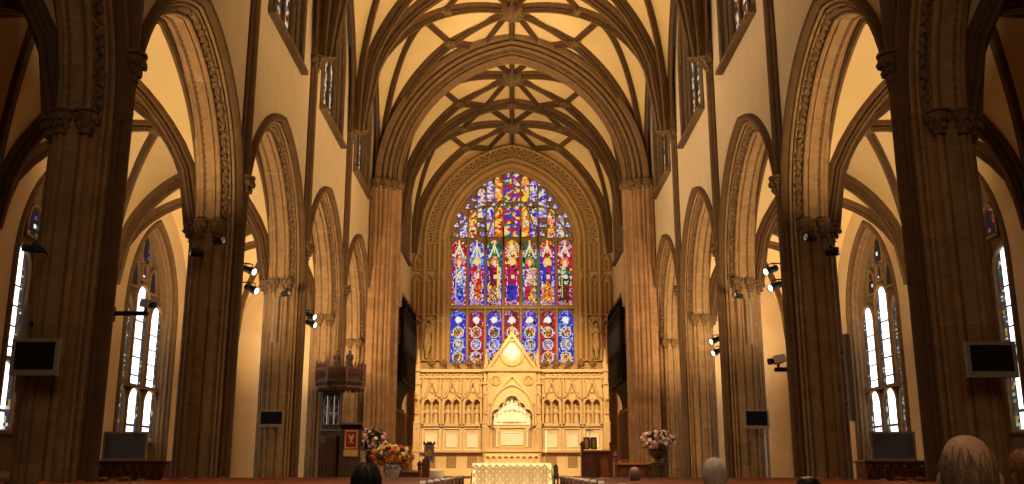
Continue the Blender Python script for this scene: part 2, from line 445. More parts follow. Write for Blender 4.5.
# ------------------------------------------------------------------ walls with windows
WIN_A, WIN_C = .30, .30         # clerestory opening half width, arch centre offset
WIN_Z0, WIN_ZS = 1.915, 2.36
def hood_z(t): 
    a = HALF-.018; R = a+ARC_C; t = abs(t)
    return ZI+sqrt(max(0, R*R-(t+ARC_C)**2)) if t < a else ZI
def win_top(t, a=WIN_A, c=WIN_C, zs=WIN_ZS):
    R = a+c; t = abs(t); return zs+sqrt(max(0, R*R-(t+c)**2)) if t < a else zs
def wallrib_z(t, L=HALF): return ZS+(3.05-ZS)*pt4(1-abs(t)/L, 1.4)
def clerestory_wall(mb, x, yc, L, low, depth=0.0):
    """wall of one bay at plane x: above the arch (low(t)), round the window, up to the vault"""
    n = 44; ts = [-L+2*L*i/n for i in range(n+1)]
    ts += [-WIN_A, WIN_A]; ts = sorted(set(round(t,5) for t in ts))
    for t0, t1 in zip(ts[:-1], ts[1:]):
        inside = t0 >= -WIN_A-1e-4 and t1 <= WIN_A+1e-4
        top0, top1 = wallrib_z(t0, L)+.06, wallrib_z(t1, L)+.06
        def q(a0, a1, b0, b1):
            mb.add([P(x, yc+t0, a0), P(x, yc+t1, a1), P(x, yc+t1, b1), P(x, yc+t0, b0)], [(0,1,2,3)])
        if inside:
            q(low(t0), low(t1), WIN_Z0, WIN_Z0)
            q(win_top(t0), win_top(t1), max(top0, win_top(t0)), max(top1, win_top(t1)))
        else:
            q(low(t0), low(t1), max(top0, low(t0)), max(top1, low(t1)))
def lancet(s0, s1, z0, zs, h, n=8):
    """outline of one light in plane coordinates (s, z), starting bottom left"""
    a = (s1-s0)/2; m = (s0+s1)/2; c = c_for(a, h)
    if c < -a*.5: c = -a*.5
    return [(s0, z0)]+[(m+t, zs+z) for t, z in parch(a, c, n)]+[(s1, z0)]
def band(mb, F, line, wi, wo, n0, n1, closed=True, cham=0.0):
    """moulded band along a plane outline; wi inward / wo outward widths, from depth n0 to n1 (toward viewer)"""
    k = len(line); area = sum(line[i][0]*line[(i+1) % k][1]-line[(i+1) % k][0]*line[i][1] for i in range(k))
    sg = 1 if area > 0 else -1
    vs = []
    for i in range(k):
        a = line[i-1] if (closed or i) else line[0]; b = line[(i+1) % k] if (closed or i < k-1) else line[-1]
        def nn(p, q):
            dx, dy = q[0]-p[0], q[1]-p[1]; d = sqrt(dx*dx+dy*dy) or 1e-9; return (dx/d, dy/d, d)
        t1 = nn(a, line[i]) if a != line[i] else nn(line[i], b); t2 = nn(line[i], b) if b != line[i] else t1
        tx, ty = t1[0]+t2[0], t1[1]+t2[1]; d = sqrt(tx*tx+ty*ty) or 1; tx /= d; ty /= d
        sc = 1/max(.4, tx*t1[0]+ty*t1[1])
        ox, oy = ty*sg, -tx*sg                # outward
        p = line[i]
        for w_, n_ in ((-wi, n0), (-wi, n1-cham), (-wi+cham, n1), (wo-cham, n1), (wo, n1-cham), (wo, n0)) if cham else ((-wi, n0), (-wi, n1), (wo, n1), (wo, n0)):
            vs.append(F(p[0]+ox*w_*sc, p[1]+oy*w_*sc, n_))
    m = 6 if cham else 4; fs = []
    for i in range(k if closed else k-1):
        i2 = (i+1) % k
        for j in range(m-1): fs.append((i*m+j, i*m+j+1, i2*m+j+1, i2*m+j))
    if not closed:
        fs.append(tuple(range(m))); fs.append(tuple((k-1)*m+j for j in reversed(range(m))))
    mb.add(vs, fs)
def fillpoly(mb, F, line, n): mb.add([F(s, z, n) for s, z in line], [tuple(range(len(line)))])
def bar(mb, F, s0, s1, z0, z1, n0, n1):
    c = [F(s, z, n) for n in (n0, n1) for s, z in ((s0,z0),(s1,z0),(s1,z1),(s0,z1))]
    mb.add(c, [(0,1,2,3),(7,6,5,4),(0,4,5,1),(1,5,6,2),(2,6,7,3),(3,7,4,0)])
import numpy as np
def mosaic(colf, n_seeds, aspect, seed):
    """irregular glass pieces with leads between them"""
    r = np.random.RandomState(seed); su = r.rand(n_seeds); sv = r.rand(n_seeds)
    cs = [colf(a, b) for a, b in zip(su, sv)]
    ex = getattr(colf, 'exact', None)
    def f(u, v):
        if ex:
            c_ = ex(u, v)
            if c_ is not None: return c_
        d = ((su-u))**2+((sv-v)*aspect)**2; i = np.argpartition(d, 1)[:2]
        a, b = (i[0], i[1]) if d[i[0]] < d[i[1]] else (i[1], i[0])
        if sqrt(d[b])-sqrt(d[a]) < .012: return (.03,.015,.018)
        return cs[a]
    return f
def pane(parent, F, line, n, nx, ny, colf, mat, name='stained_glass_pane'):
    s0 = min(p[0] for p in line); s1 = max(p[0] for p in line); z0 = min(p[1] for p in line); z1 = max(p[1] for p in line)
    pts = sorted([p for p in line], key=lambda p: p[0])
    m = (s0+s1)/2
    top = [p for p in line[1:-1]] if len(line) > 4 else None
    def zt(s):
        if not top: return z1
        for (a, za), (b, zb) in zip(top[:-1], top[1:]):
            if a-1e-9 <= s <= b+1e-9 and b > a: return za+(zb-za)*(s-a)/(b-a)
        return top[0][1]
    mb = MB(); cols = []
    xs = [s0+(s1-s0)*i/nx for i in range(nx+1)]; zs = [z0+(z1-z0)*j/ny for j in range(ny+1)]
    for i in range(nx):
        ta, tb = zt(xs[i]), zt(xs[i+1])
        for j in range(ny):
            if zs[j] >= max(ta, tb)-1e-6: break
            a0, b0 = min(zs[j], ta), min(zs[j], tb); a1, b1 = min(zs[j+1], ta), min(zs[j+1], tb)
            mb.add([F(xs[i], a0, n), F(xs[i+1], b0, n), F(xs[i+1], b1, n), F(xs[i], a1, n)], [(0,1,2,3)])
            cols.append(colf((i+.5)/nx, (j+.5)/ny))
    return mb.build(name, mat, parent, colors=cols)
# ------------------------------------------------------------------ camera
cam = bpy.data.cameras.new('camera'); co = bpy.data.objects.new('camera', cam); C.objects.link(co)
co.location = (0, 0, E); co.rotation_euler = (pi/2+PITCH, 0, 0)
cam.sensor_width = 36; cam.lens = FPX/1024*36; cam.clip_end = 300
bpy.context.scene.camera = co

# ------------------------------------------------------------------ floor, shell
def struct(o, label=None, cat=None): o['kind'] = 'structure'; return tag(o, label, cat)
YE = 9.1                                  # east wall
AX = 1.95                                 # aisle outer wall
GX = 1.99                                 # aisle glass
mb = MB(); mb.bx(-2.3*W, 2.3*W, -1.2*W, 9.4*W, -.2, 0); struct(mb.build('floor', M['floor']))
SD = .32                                  # sanctuary floor height
mb = MB()
for i, yy in enumerate((6.3, 6.44, 6.58, 6.95)): mb.bx(-(.78 if yy < 6.9 else .985)*W, (.78 if yy < 6.9 else .985)*W, yy*W, 9.1*W, .0, SD*(i+1)/4)
struct(mb.build('floor_chancel', M['carpet']))
PIERS = [1.25, 2.35, 3.45, 4.55, 5.65]
BAYS = [1.8, 2.9, 4.0, 5.1, 6.2]
ordn = {2.35: 'nearest pier', 3.45: 'second pier', 4.55: 'third pier', 5.65: 'fourth pier'}
plab = {(-1,1.25): 'clustered stone pier just outside the frame at left', (1,1.25): 'clustered stone pier just outside the frame at right',
 (-1,2.35): 'huge clustered stone pier at far left carrying a dark wall monitor', (1,2.35): 'huge clustered stone pier at far right behind the bald head, carrying a monitor',
 (-1,3.45): 'dark clustered stone pier on the left, right of the first aisle window', (1,3.45): 'dark clustered stone pier on the right, left of the first aisle window',
 (-1,4.55): 'amber-lit clustered pier on the left with small monitor low down', (1,4.55): 'amber-lit clustered pier on the right with small monitor on a white pole',
 (-1,5.65): 'clustered stone pier on the left behind the dark carved pulpit', (1,5.65): 'clustered stone pier on the right facing the pulpit across the nave'}
alab = {1.8: 'pointed arcade arch cut by the {} edge of the photo', 2.9: 'tallest pointed arcade arch on the {}, framing the first aisle window',
 4.0: 'pointed arcade arch on the {} with bright amber soffit, second in view', 5.1: 'third pointed arcade arch on the {}, amber soffit with carved leaf band', 6.2: 'smallest pointed arcade arch on the {}, beside the chancel pier'}
for s in (-1, 1):
    for Y in PIERS: pier(s, Y, plab[(s, Y)])
    pier(s, 6.75, 'half buried clustered pier against the %s jamb of the chancel arch' % ('left' if s < 0 else 'right'))
    for yc in BAYS: arcade_arch(s, yc, alab[yc].format('left' if s < 0 else 'right'))
    side = 'left' if s < 0 else 'right'
    # nave wall over the arcade
    mb = MB()
    for yc in [.7]+BAYS:
        if yc >= 3.9: clerestory_wall(mb, s*WX, yc, HALF, hood_z)
        else:
            n = 40
            for i in range(n):
                t0, t1 = -HALF+2*HALF*i/n, -HALF+2*HALF*(i+1)/n
                mb.add([P(s*WX, yc+t0, hood_z(t0)), P(s*WX, yc+t1, hood_z(t1)), P(s*WX, yc+t1, 3.3), P(s*WX, yc+t0, 3.3)], [(0,1,2,3)])
        n = 40     # aisle face
        for i in range(n):
            t0, t1 = -HALF+2*HALF*i/n, -HALF+2*HALF*(i+1)/n
            mb.add([P(s*1.17, yc+t0, hood_z(t0)), P(s*1.17, yc+t1, hood_z(t1)), P(s*1.17, yc+t1, 1.75), P(s*1.17, yc+t0, 1.75)], [(0,1,2,3)])
    # wall behind, with no openings
    mb.add([P(s*WX, .15, -.22), P(s*WX, -1.1, -.22), P(s*WX, -1.1, 3.3), P(s*WX, .15, 3.3)], [(0,1,2,3)])
    struct(mb.build('wall_'+side, M['plaster']))
    # aisle outer wall
    mb = MB(); A_ = .345; WC = .20
    def wz(t, a=A_, c=WC, zs=.80):
        R = a+c; return zs+sqrt(max(0, R*R-(abs(t)+c)**2)) if abs(t) < a else zs
    for yc in [.7]+BAYS:
        ts = sorted(set([round(-HALF+2*HALF*i/40, 5) for i in range(41)]+[-A_, A_]))
        for t0, t1 in zip(ts[:-1], ts[1:]):
            X = s*AX
            def q(a0, a1, b0, b1): mb.add([P(X, yc+t0, a0), P(X, yc+t1, a1), P(X, yc+t1, b1), P(X, yc+t0, b0)], [(0,1,2,3)])
            if yc >= 3.9 and t0 >= -A_-1e-4 and t1 <= A_+1e-4:
                q(-.22, -.22, -.04, -.04); q(wz(t0), wz(t1), 1.62, 1.62)
            else: q(-.22, -.22, 1.62, 1.62)
    mb.add([P(s*AX, -1.1, -.22), P(s*AX, .15, -.22), P(s*AX, .15, 1.7), P(s*AX, -1.1, 1.7)], [(0,1,2,3)])
    mb.add([P(s*1.0, 6.77, -.22), P(s*2.1, 6.77, -.22), P(s*2.1, 6.77, 1.75), P(s*1.0, 6.77, 1.75)], [(0,1,2,3)])
    mb.add([P(s*1.0, -1.1, 1.7), P(s*2.1, -1.1, 1.7), P(s*2.1, 1.3, 1.7), P(s*1.0, 1.3, 1.7)], [(0,1,2,3)])
    struct(mb.build('wall_aisle_'+side, M['aisleplaster']))
    # chancel wall
    mb = MB()
    for yc, L in ((7.35+.03, .575), (8.52, .575)):
        clerestory_wall(mb, s*.985, yc, L, lambda t: -.22)
    struct(mb.build('wall_chancel_'+side, M['plaster']))
mb = MB(); mb.add([P(-2, -1.1, -.22), P(2, -1.1, -.22), P(2, -1.1, 3.3), P(-2, -1.1, 3.3)], [(0,1,2,3)]); struct(mb.build('wall_back', M['plaster']))
mb = MB(); mb.add([P(-1.02, -1.1, 3.3), P(1.02, -1.1, 3.3), P(1.02, 2.4, 3.3), P(-1.02, 2.4, 3.3)], [(0,1,2,3)]); struct(mb.build('ceiling', M['web']))

# ------------------------------------------------------------------ vaults
nave_bay('ceiling_vault', 2.9, HALF, 'star vault bay of the nave overhead')
nave_bay('ceiling_vault', 4.0, HALF, 'star vault bay of the nave, nearest bay in view')
nave_bay('ceiling_vault', 5.1, HALF, 'star vault bay of the nave cut by the top edge')
nave_bay('ceiling_vault', 6.2, HALF, 'star vault bay of the nave just before the chancel arch')
nave_bay('ceiling_vault', 7.38, .575, 'star vault bay just beyond the chancel arch', False)
nave_bay('ceiling_vault', 8.525, .575, 'star vault bay above the great stained glass window')
def aisle_bay(s, yc, label):
    root = thing('ceiling_aisle_vault', P(s*1.57, yc, 1.5), label, 'vault'); root['kind'] = 'structure'
    xc, ax, L, z0, z1 = 1.57, .40, HALF, ZI, 1.5
    web = MB(); fan = lambda u, top: z0+(top-z0)*pt4(u, 1.35)
    for sx in (-1, 1):
        for sy in (-1, 1):
            dg = [(s*(xc+sx*ax*q), yc+sy*L*q, fan(1-q, z1)) for q in seq(12)]
            tr = [(s*(xc+sx*ax*q), yc+sy*L, fan(1-q, z1-.03)) for q in seq(12)]
            wl = [(s*(xc+sx*ax), yc+sy*L*q, fan(1-q, z1-.03)) for q in seq(12)]
            ruled(web, dg, tr); ruled(web, dg, wl)
            rib(root, dg, .035, .045); rib(root, wl, .03, .03, 'wall_rib')
            rib(root, [(s*xc, yc, z1), (s*xc, yc+sy*L, z1-.03)], .03, .035, 'ridge_rib')
            if sy < 0: rib(root, tr, .055, .06, 'transverse_rib')
        rib(root, [(s*xc, yc, z1), (s*(xc+sx*ax), yc, z1-.03)], .03, .035, 'ridge_rib')
    boss(root, (s*xc, yc, z1-.02), .05)
    web.build('web', M['web'], root, smooth=40)
for s in (-1, 1):
    for yc in BAYS: aisle_bay(s, yc, 'ribbed aisle vault on the %s' % ('left' if s < 0 else 'right'))

# ------------------------------------------------------------------ chancel arch
ARCH_SG = 1 if Vector((0,1,0)).cross(Vector((1,0,0))).z > 0 else -1
def chancel_arch():
    yc = 6.75; root = thing('chancel_arch', P(0, yc, 2.04), 'great moulded chancel arch spanning the nave with a bead band', 'arch')
    zs = 2.04; a = .83; prof = []
    # stretched pointed arch: rise 1.0 on half span .83
    def path(off, n=28):
        aa = a+off; h = 1.0+off*1.0; c = c_for(aa, h); return [P(t, yc, zs+z) for t, z in parch(aa, c, n)]
    f = [(-.045,0),(-.050,-.004),(-.060,-.002),(-.064,.008),(-.060,.016),(-.050,.020),(-.052,.026),(-.070,.030),(-.070,.036),(-.056,.042),(-.056,.054),(-.074,.058),(-.086,.062),(-.092,.072),(-.086,.082),(-.072,.084),(-.072,.092),(-.092,.094),(-.104,.100),(-.106,.110),(-.100,.118),(-.086,.120),(-.088,.130),(-.112,.132),(-.122,.138),(-.122,.17)]
    prof = [(u*W, v*W) for u, v in f]+[(-u*W, v*W) for u, v in reversed(f)]
    mb = MB(); mb.sweep(path(0), (0,1,0), prof, sg=ARCH_SG)
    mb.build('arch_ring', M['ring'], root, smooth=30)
    mb = MB()
    aa = a+.047; c = c_for(aa, 1.047); pts = parch(aa, c, 130)
    mb.tube([P(t, yc-.066, zs+z) for t, z in pts], [.0105*W*(1.0 if i % 3 == 1 else .3) for i in range(len(pts))], 6)
    mb.build('bead_band', M['foliage'], root, smooth=60)
    for s in (-1, 1):
        # clustered jamb: fluted outline
        out = []
        def sh(x, y, r, a0, a1, k=6): out.extend(arcpts(x, y, r, a0, a1, k))
        ol = [(1.02, -.14)]
        for (x, y, r, a0, a1) in ((.985,-.135,.018,-120,0+40),(.955,-.125,.014,-150,20),(.925,-.108,.018,-160,10),(.895,-.088,.013,-170,-10),(.872,-.068,.02,-170,-20)):
            ol += arcpts(x-.02*0, y, r, -20, -200, 6)
            ol.append((x-r-.006, y+r*.8))
        ol.append((.842,-.045)); ol += arcpts(.84, 0, .028, -100, -260, 8)
        ol.append((.842, .045))
        half = [p for p in ol if p[1] < -.04]
        poly = ol+[(x, -y) for x, y in reversed(half)]
        mb = MB(); mb.prism([(s*x*W, (yc+y)*W) for x, y in poly], 0, E+2.0*W)
        mb.build('clustered_jamb', M['chstone'], root, smooth=40)
        for (x, y, r) in ((.845,0,.034),(.875,-.075,.028),(.925,-.112,.024),(.98,-.138,.022),(.875,.075,.028)):
            mb = MB(); capital(mb, P(s*x, yc+y, 1.985), r*W*.8, .06*W); mb.build('foliage_capital', M['foliage'], root, smooth=45)
chancel_arch()

# ------------------------------------------------------------------ clerestory windows
wn = [0]
PAL = {'k': (.015,.01,.008), 'a': srgb(90,60,25), 'w': srgb(235,225,190), 'b': srgb(70,95,140), 'r': srgb(150,45,25), 'g': srgb(60,100,70), 'y': srgb(215,165,70), 'lb': srgb(165,180,190)}
def cler_col(style):
    def f(u, v):
        q = random.random()
        if abs(u-.5) > .34: return PAL['k'] if q < .6 else PAL['a']
        if q < .30: return PAL['w'] if style != 'amber' else PAL['y']
        if q < .40: return PAL['lb']
        if q < .46: return PAL['b']
        if q < .63: return PAL['r']
        if q < .70: return PAL['g']
        if q < .78: return PAL['y']
        return PAL['k'] if q < .92 else PAL['a']
    return f
def clerestory_window(s, X, yc, label, style):
    wn[0] += 1
    root = thing('window_%d' % wn[0], P(s*X, yc, WIN_Z0), label, 'window', 'clerestory windows'); root['kind'] = 'structure'
    F = lambda q, z, n: P(s*(X-n), yc+q, z)
    op = lancet(-WIN_A, WIN_A, WIN_Z0, WIN_ZS, sqrt((WIN_A+WIN_C)**2-WIN_C**2), 12)
    mb = MB(); band(mb, F, op, .03, .0, -.06, -.012, True, .01); band(mb, F, op, .0, .028, -.10, .014, True, .008)
    band(mb, F, op, .05, .0, -.06, -.03, True, .008)
    mb.build('frame', M['darkframe'], root)
    mb = MB(); fillpoly(mb, F, op, -.055); mb.build('tracery_ground', M['lead'], root)
    mb = MB()
    mb.add([F(q, z, n) for q in (-WIN_A-.03, WIN_A+.03) for z, n in ((WIN_Z0+.02, -.09), (WIN_Z0+.02, -.03), (WIN_Z0-.025, .035), (WIN_Z0-.045, .035), (WIN_Z0-.045, -.0), (WIN_Z0-.045, -.09))],
           [(0,1,2,3,4,5), (11,10,9,8,7,6)]+[(i, (i+1) % 6, 6+(i+1) % 6, 6+i) for i in range(6)])
    mb.build('sill', M['darkframe'], root)
    w3 = .46/3
    for k in range(3):
        s0 = -.23+k*w3+.016; s1 = s0+w3-.032
        top = WIN_ZS+(.10 if k == 1 else -.02)
        ln = lancet(s0, s1, WIN_Z0+.045, top, .075, 5)
        pane(root, F, ln, -.045, 5, 26, cler_col(style), G_CLER)
        mb = MB(); band(mb, F, ln, .0, .012, -.055, -.034); mb.build('mullion', M['darkframe'], root)
for s in (-1, 1):
    sd = 'left' if s < 0 else 'right'
    for yc, lb in ((4.0, 'clerestory window high on the {} wall cut by the photo\'s top edge'), (5.1, 'clerestory window high on the {} wall, second from the top edge'), (6.2, 'clerestory window high on the {} wall, last before the chancel arch')):
        clerestory_window(s, WX, yc, lb.format(sd), 'amber' if (s > 0 and yc > 6) else 'cool')
    for yc, lb in ((7.38, 'clerestory window on the {} chancel wall behind the arch'), (8.52, 'clerestory window on the {} chancel wall nearest the altar')):
        clerestory_window(s, .985, yc, lb.format(sd), 'amber')

# ------------------------------------------------------------------ aisle windows
def aisle_col(u, v):
    q = random.random()
    if (v*11) % 1 < .07: return (.02,.015,.012)
    if abs(u-.5) < .23:
        return (1.0, .97, .95) if q < .9 else (.75, .8, .9)
    if q < .55: return (.015,.012,.012)
    return tuple(.35*c for c in random.choice([srgb(60,90,55), srgb(140,120,60), srgb(80,50,80), srgb(110,50,35), srgb(50,80,90), srgb(200,200,190), srgb(150,160,140)]))
def aisle_dark(u, v):
    q = random.random()
    return srgb(14,7,6) if q < .88 else tuple(.4*c for c in random.choice([srgb(120,40,90), srgb(60,60,150), srgb(40,90,50), srgb(120,40,30), srgb(220,220,220)]))
def aisle_window(s, yc, label):
    wn[0] += 1
    root = thing('window_%d' % wn[0], P(s*AX, yc, .12), label, 'window', 'tall aisle windows'); root['kind'] = 'structure'
    F = lambda q, z, n: P(s*(AX-n), yc+q, z)
    A_, WC, zs = .345, .20, .80; h = sqrt((A_+WC)**2-WC**2)
    op = lancet(-A_, A_, -.04, zs, h, 14)
    mb = MB(); band(mb, F, op, .0, .03, -.08, .012, True, .008); mb.build('hood_mould', M['rib'], root)
    mb = MB(); band(mb, F, op, .016, .0, -.08, -.012, True, .006); band(mb, F, op, .03, .0, -.08, -.03, True, .006); mb.build('frame', M['winstone2'], root)
    mb = MB(); fillpoly(mb, F, op, -.074); mb.build('tracery_ground', M['darkframe'], root)
    mb = MB(); mb.cbox(F(0, -.05, -.02), .06*W, .76*W, .03*W); mb.build('sill', M['winstone'], root)
    n = -.066; w3 = .66/3
    # upper lights, lower lights, tracery lights
    for k in range(3):
        s0 = -.33+k*w3+.026; s1 = s0+w3-.052
        for nm, z0, z1, hh in (('u', .435, zs+(.08 if k == 1 else .0), .085), ('l', (.15), .335, .08)):
            ln = lancet(s0, s1, z0, z1, hh, 5)
            pane(root, F, ln, n, 9, 60 if nm == 'u' else 20, aisle_col, G_WHITE)
            mb = MB(); band(mb, F, ln, 0, .020, -.074, -.05, True, .006); mb.build('mullion', M['winstone2'], root)
    mb = MB(); bar(mb, F, -.33, .33, .415, .435, -.074, -.045); mb.build('transom', M['winstone2'], root)
    for cx, cz, r in ((0, zs+.36, .06), (-.13, zs+.20, .05), (.13, zs+.20, .05), (0, zs+.24, .035)):
        ln = [(cx+r*cos(pi*i/6+pi)*(1), cz+r*1.3*sin(pi*i/6+pi)*-1) for i in range(7)]
        ln = [(cx-r, cz-r)]+[(cx+r*t, cz+r*1.5*sqrt(max(0,1-t*t))) for t in (-1,-.7,-.3,0,.3,.7,1)]+[(cx+r, cz-r)]
        pane(root, F, ln, n, 5, 7, aisle_dark, G_WHITE)
        mb = MB(); band(mb, F, ln, 0, .012, -.074, -.054); mb.build('mullion', M['winstone2'], root)
for s in (-1, 1):
    sd = 'left' if s < 0 else 'right'
    aisle_window(s, 4.0, 'tall aisle window at the far %s edge, mostly behind the monitor pier' % sd)
    aisle_window(s, 5.1, 'tall three light aisle window on the %s, above a large dark screen' % sd)
    aisle_window(s, 6.2, 'tall aisle window on the %s hidden behind the second pier' % sd)
# ------------------------------------------------------------------ east wall and the great window
def ZP(y, Y):
    b = (242-y)/FPX; return (sin(PITCH)+b*cos(PITCH))/(cos(PITCH)-b*sin(PITCH))*Y
def SP(x, y, Y):
    b = (242-y)/FPX; return (x-512.8)/FPX/(cos(PITCH)-b*sin(PITCH))*Y
FE = lambda q, z, n: P(q, YE-n, z)
GA, GZ, GH = .640, 2.139, .80
gc = c_for(GA, GH)
def gtop(t): 
    R = GA+gc; return GZ+sqrt(max(0, R*R-(abs(t)+gc)**2)) if abs(t) < GA else GZ
mb = MB(); ts = sorted(set([round(-1+i/30, 5) for i in range(61)]+[-GA, GA]))
for t0, t1 in zip(ts[:-1], ts[1:]):
    def q(a0, a1, b0, b1): mb.add([FE(t0, a0, 0), FE(t1, a1, 0), FE(t1, b1, 0), FE(t0, b0, 0)], [(0,1,2,3)])
    if abs((t0+t1)/2) < GA: q(-.22, -.22, .95, .95); q(gtop(t0), gtop(t1), 3.3, 3.3)
    else: q(-.22, -.22, 3.3, 3.3)
struct(mb.build('wall_far', M['eastpanel']))
def arc_at(off, n=28):
    return [(t, GZ+z) for t, z in parch(GA+off, gc, n)]
def tracery():
    root = thing('blind_tracery', P(0, YE, 1.0), 'blind stone panelling on the wall around the great window', 'tracery')
    # carved panels following the arch
    mb = MB(); band(mb, FE, [(-GA-.21, 1.0)]+arc_at(.21)+[(GA+.21, 1.0)], .012, .012, 0, .055, False, .006)
    band(mb, FE, [(-GA-.07, 1.0)]+arc_at(.07)+[(GA+.07, 1.0)], .012, .012, 0, .055, False, .006)
    mb.build('arch_moulding', M['eastpanel'], root, smooth=30)
    mb = MB(); a = arc_at(.08, 22); b = arc_at(.20, 22)
    for i in range(1, len(a)):
        (x0, z0), (x1, z1), (X0, Z0), (X1, Z1) = a[i-1], a[i], b[i-1], b[i]
        if abs(x0)+abs(x1) < .02: continue
        def m(u, v):
            p = (x0+(x1-x0)*u, z0+(z1-z0)*u); q = (X0+(X1-X0)*u, Z0+(Z1-Z0)*u); return (p[0]+(q[0]-p[0])*v, p[1]+(q[1]-p[1])*v)
        band(mb, FE, [m(.08,.04), m(.08,.62), m(.25,.84), m(.5,.95), m(.75,.84), m(.92,.62), m(.92,.04)], .004, .007, 0, .045)
        band(mb, FE, [m(.5-.3,.40), m(.5,.58), m(.5+.3,.40), m(.5,.22)], .004, .006, 0, .035)
        c = m(.5, .40); mb.blob(FE(c[0], c[1], .012), .011*W, 6, 4, .3)
    mb.build('carved_panel_band', M['eastpanel'], root, smooth=30)
    for sg in (-1, 1):
        for k in range(3):
            s0 = .665+k*.098; mb = MB()
            for z0, z1 in ((1.0, 1.40), (1.44, 1.84), (1.88, 2.22 if k < 2 else 2.05)):
                ln = lancet(s0, s0+.086, z0, z1-.08, .075, 5)
                ln = [(sg*x, z) for x, z in ln]
                band(mb, FE, ln, .006, .006, 0, .045, True, .004)
                bar(mb, FE, *sorted((sg*(s0+.039), sg*(s0+.047))), z0, z1-.06, 0, .034)
                for cx in (.022, .064):
                    l2 = [(sg*(s0+cx+.018*t), z1-.10+.03*sqrt(1-t*t)) for t in (-1,-.7,-.3,0,.3,.7,1)]
                    band(mb, FE, l2, .003, .004, 0, .036, False)
            mb.build('panel', M['eastpanel'], root, smooth=30)
    return root
tracery()

def glass_tones(*names): return [srgb(*T[n]) for n in names]
T = {'R': (205,25,30), 'DR': (120,10,25), 'B': (50,50,200), 'DB': (35,20,110), 'LB': (120,165,245), 'W': (232,222,205), 'Y': (250,205,70), 'O': (240,120,30),
     'G': (30,125,75), 'DG': (15,70,50), 'PU': (95,40,170), 'M': (190,30,100), 'PK': (240,150,150), 'K': (25,8,18), 'LI': (165,140,235), 'A': (190,120,40)}
T = {k: v for k, v in T.items()}
def ch(*n): return srgb(*T[random.choice(n)])
SAINTS = [  # canopy, hood, head ground, robe left, robe middle, robe right, lower left, lower right
 ('R','PK','DR'), 'R', 'LB', ('B','B'), ('LB','W'), ('W','LB'), ('B','LB'), ('LB','B'),
 ('LI','PU','B'), 'LB', 'LB', ('R','R'), ('W','PK'), ('R','R'), ('W','PK'), ('R','O'),
 ('G','PK','DG'), 'G', 'G', ('DR','DR'), ('DR','M'), ('W','Y'), ('Y','O'), ('W','A'),
 ('Y','O','PK'), 'O', 'R', ('M','R'), ('R','M'), ('M','R'), ('DB','B'), ('B','PU'),
 ('G','A','R'), 'G', 'G', ('M','PU'), ('W','PK'), ('PK','Y'), ('M','R'), ('Y','A'),
 ('R','O','PK'), 'R', 'PU', ('B','B'), ('O','R'), ('B','PU'), ('Y','O'), ('O','Y'),
 ('PK','M','LI'), 'M', 'R', ('G','DG'), ('W','G'), ('G','DG'), ('DR','DG'), ('R','DR')]
def saint(i):
    ca, ho, hg, rl, rm, rr, ll, lr = SAINTS[i*8:i*8+8]
    bd = ['R','B','B','R','G','B','R'][i]
    def f(u, v):
        q = random.random()
        if u < .1 or u > .9: return ch(bd, bd, 'K', 'W') if int(v*60) % 3 else ch('W', 'Y')
        if q < .02: return ch('K')
        if v > .80: # lacy canopy
            d = abs(u-.5)
            if abs(d-.22) < .05 or d < .06: return ch('W', *ca, *ca)
            return ch(*ca, ca[0])
        if v > .71:
            return ch(ho, ho, ho, 'W') if abs(u-.5) < .40-(.9-v)*.3 or v > .76 else ch('W', ho)
        if v > .58:
            r = sqrt((u-.5)**2+((v-.645)*2.6)**2)
            if r < .13: return srgb(250,215,185)
            if r < .22: return ch('Y', 'W', 'R')
            return ch(hg, hg, ho)
        if v > .30:
            lean = .5+.12*sin(v*9+i*2)
            if u < lean-.15: return ch(*rl)
            if u > lean+.15: return ch(*rr)
            return ch(*rm)
        if v > .07:
            lean = .5+.15*sin(v*14+i)
            return ch(*ll) if u < lean else ch(*lr)
        return ch('LI', 'PK', 'A')
    def exact(u, v):
        du = u-.5; r = sqrt(du*du+((v-.655)*3.6)**2)
        if u < .05 or u > .95: return srgb(*T[bd])
        if abs(du) < .13 and sqrt((du/.13)**2+((v-.65)/.042)**2) < 1: return srgb(245,205,175)
        if r < .27 and v > .63: return srgb(*T['Y' if i % 2 else 'O'])
        if v > .74 and abs(du) < .40 and abs(abs(du)-(.93-v)*1.6) < .05: return srgb(*T['W'])
        if v > .80 and abs(du) < .035: return srgb(*T['Y'])
        if i in (0, 2, 6) and abs(u-(.30 if i != 2 else .72)) < .035 and .12 < v < .60: return srgb(*T['Y'])
        if .40 < v < .46 and abs(du-.05) < .10: return srgb(245,205,175)
        if .12 < v < .56 and abs(abs(du)-.33-.03*sin(v*22+i)) < .03 and int(v*34) % 3: return srgb(*T['W' if int(v*17) % 2 else 'LI'])
        return None
    f.exact = exact
    return f
LOWER = [('B','LB','B'), ('R','DR','R'), ('PU','B','LI'), ('R','DR','M'), ('B','LI','PU'), ('R','DR','R'), ('B','LB','B')]
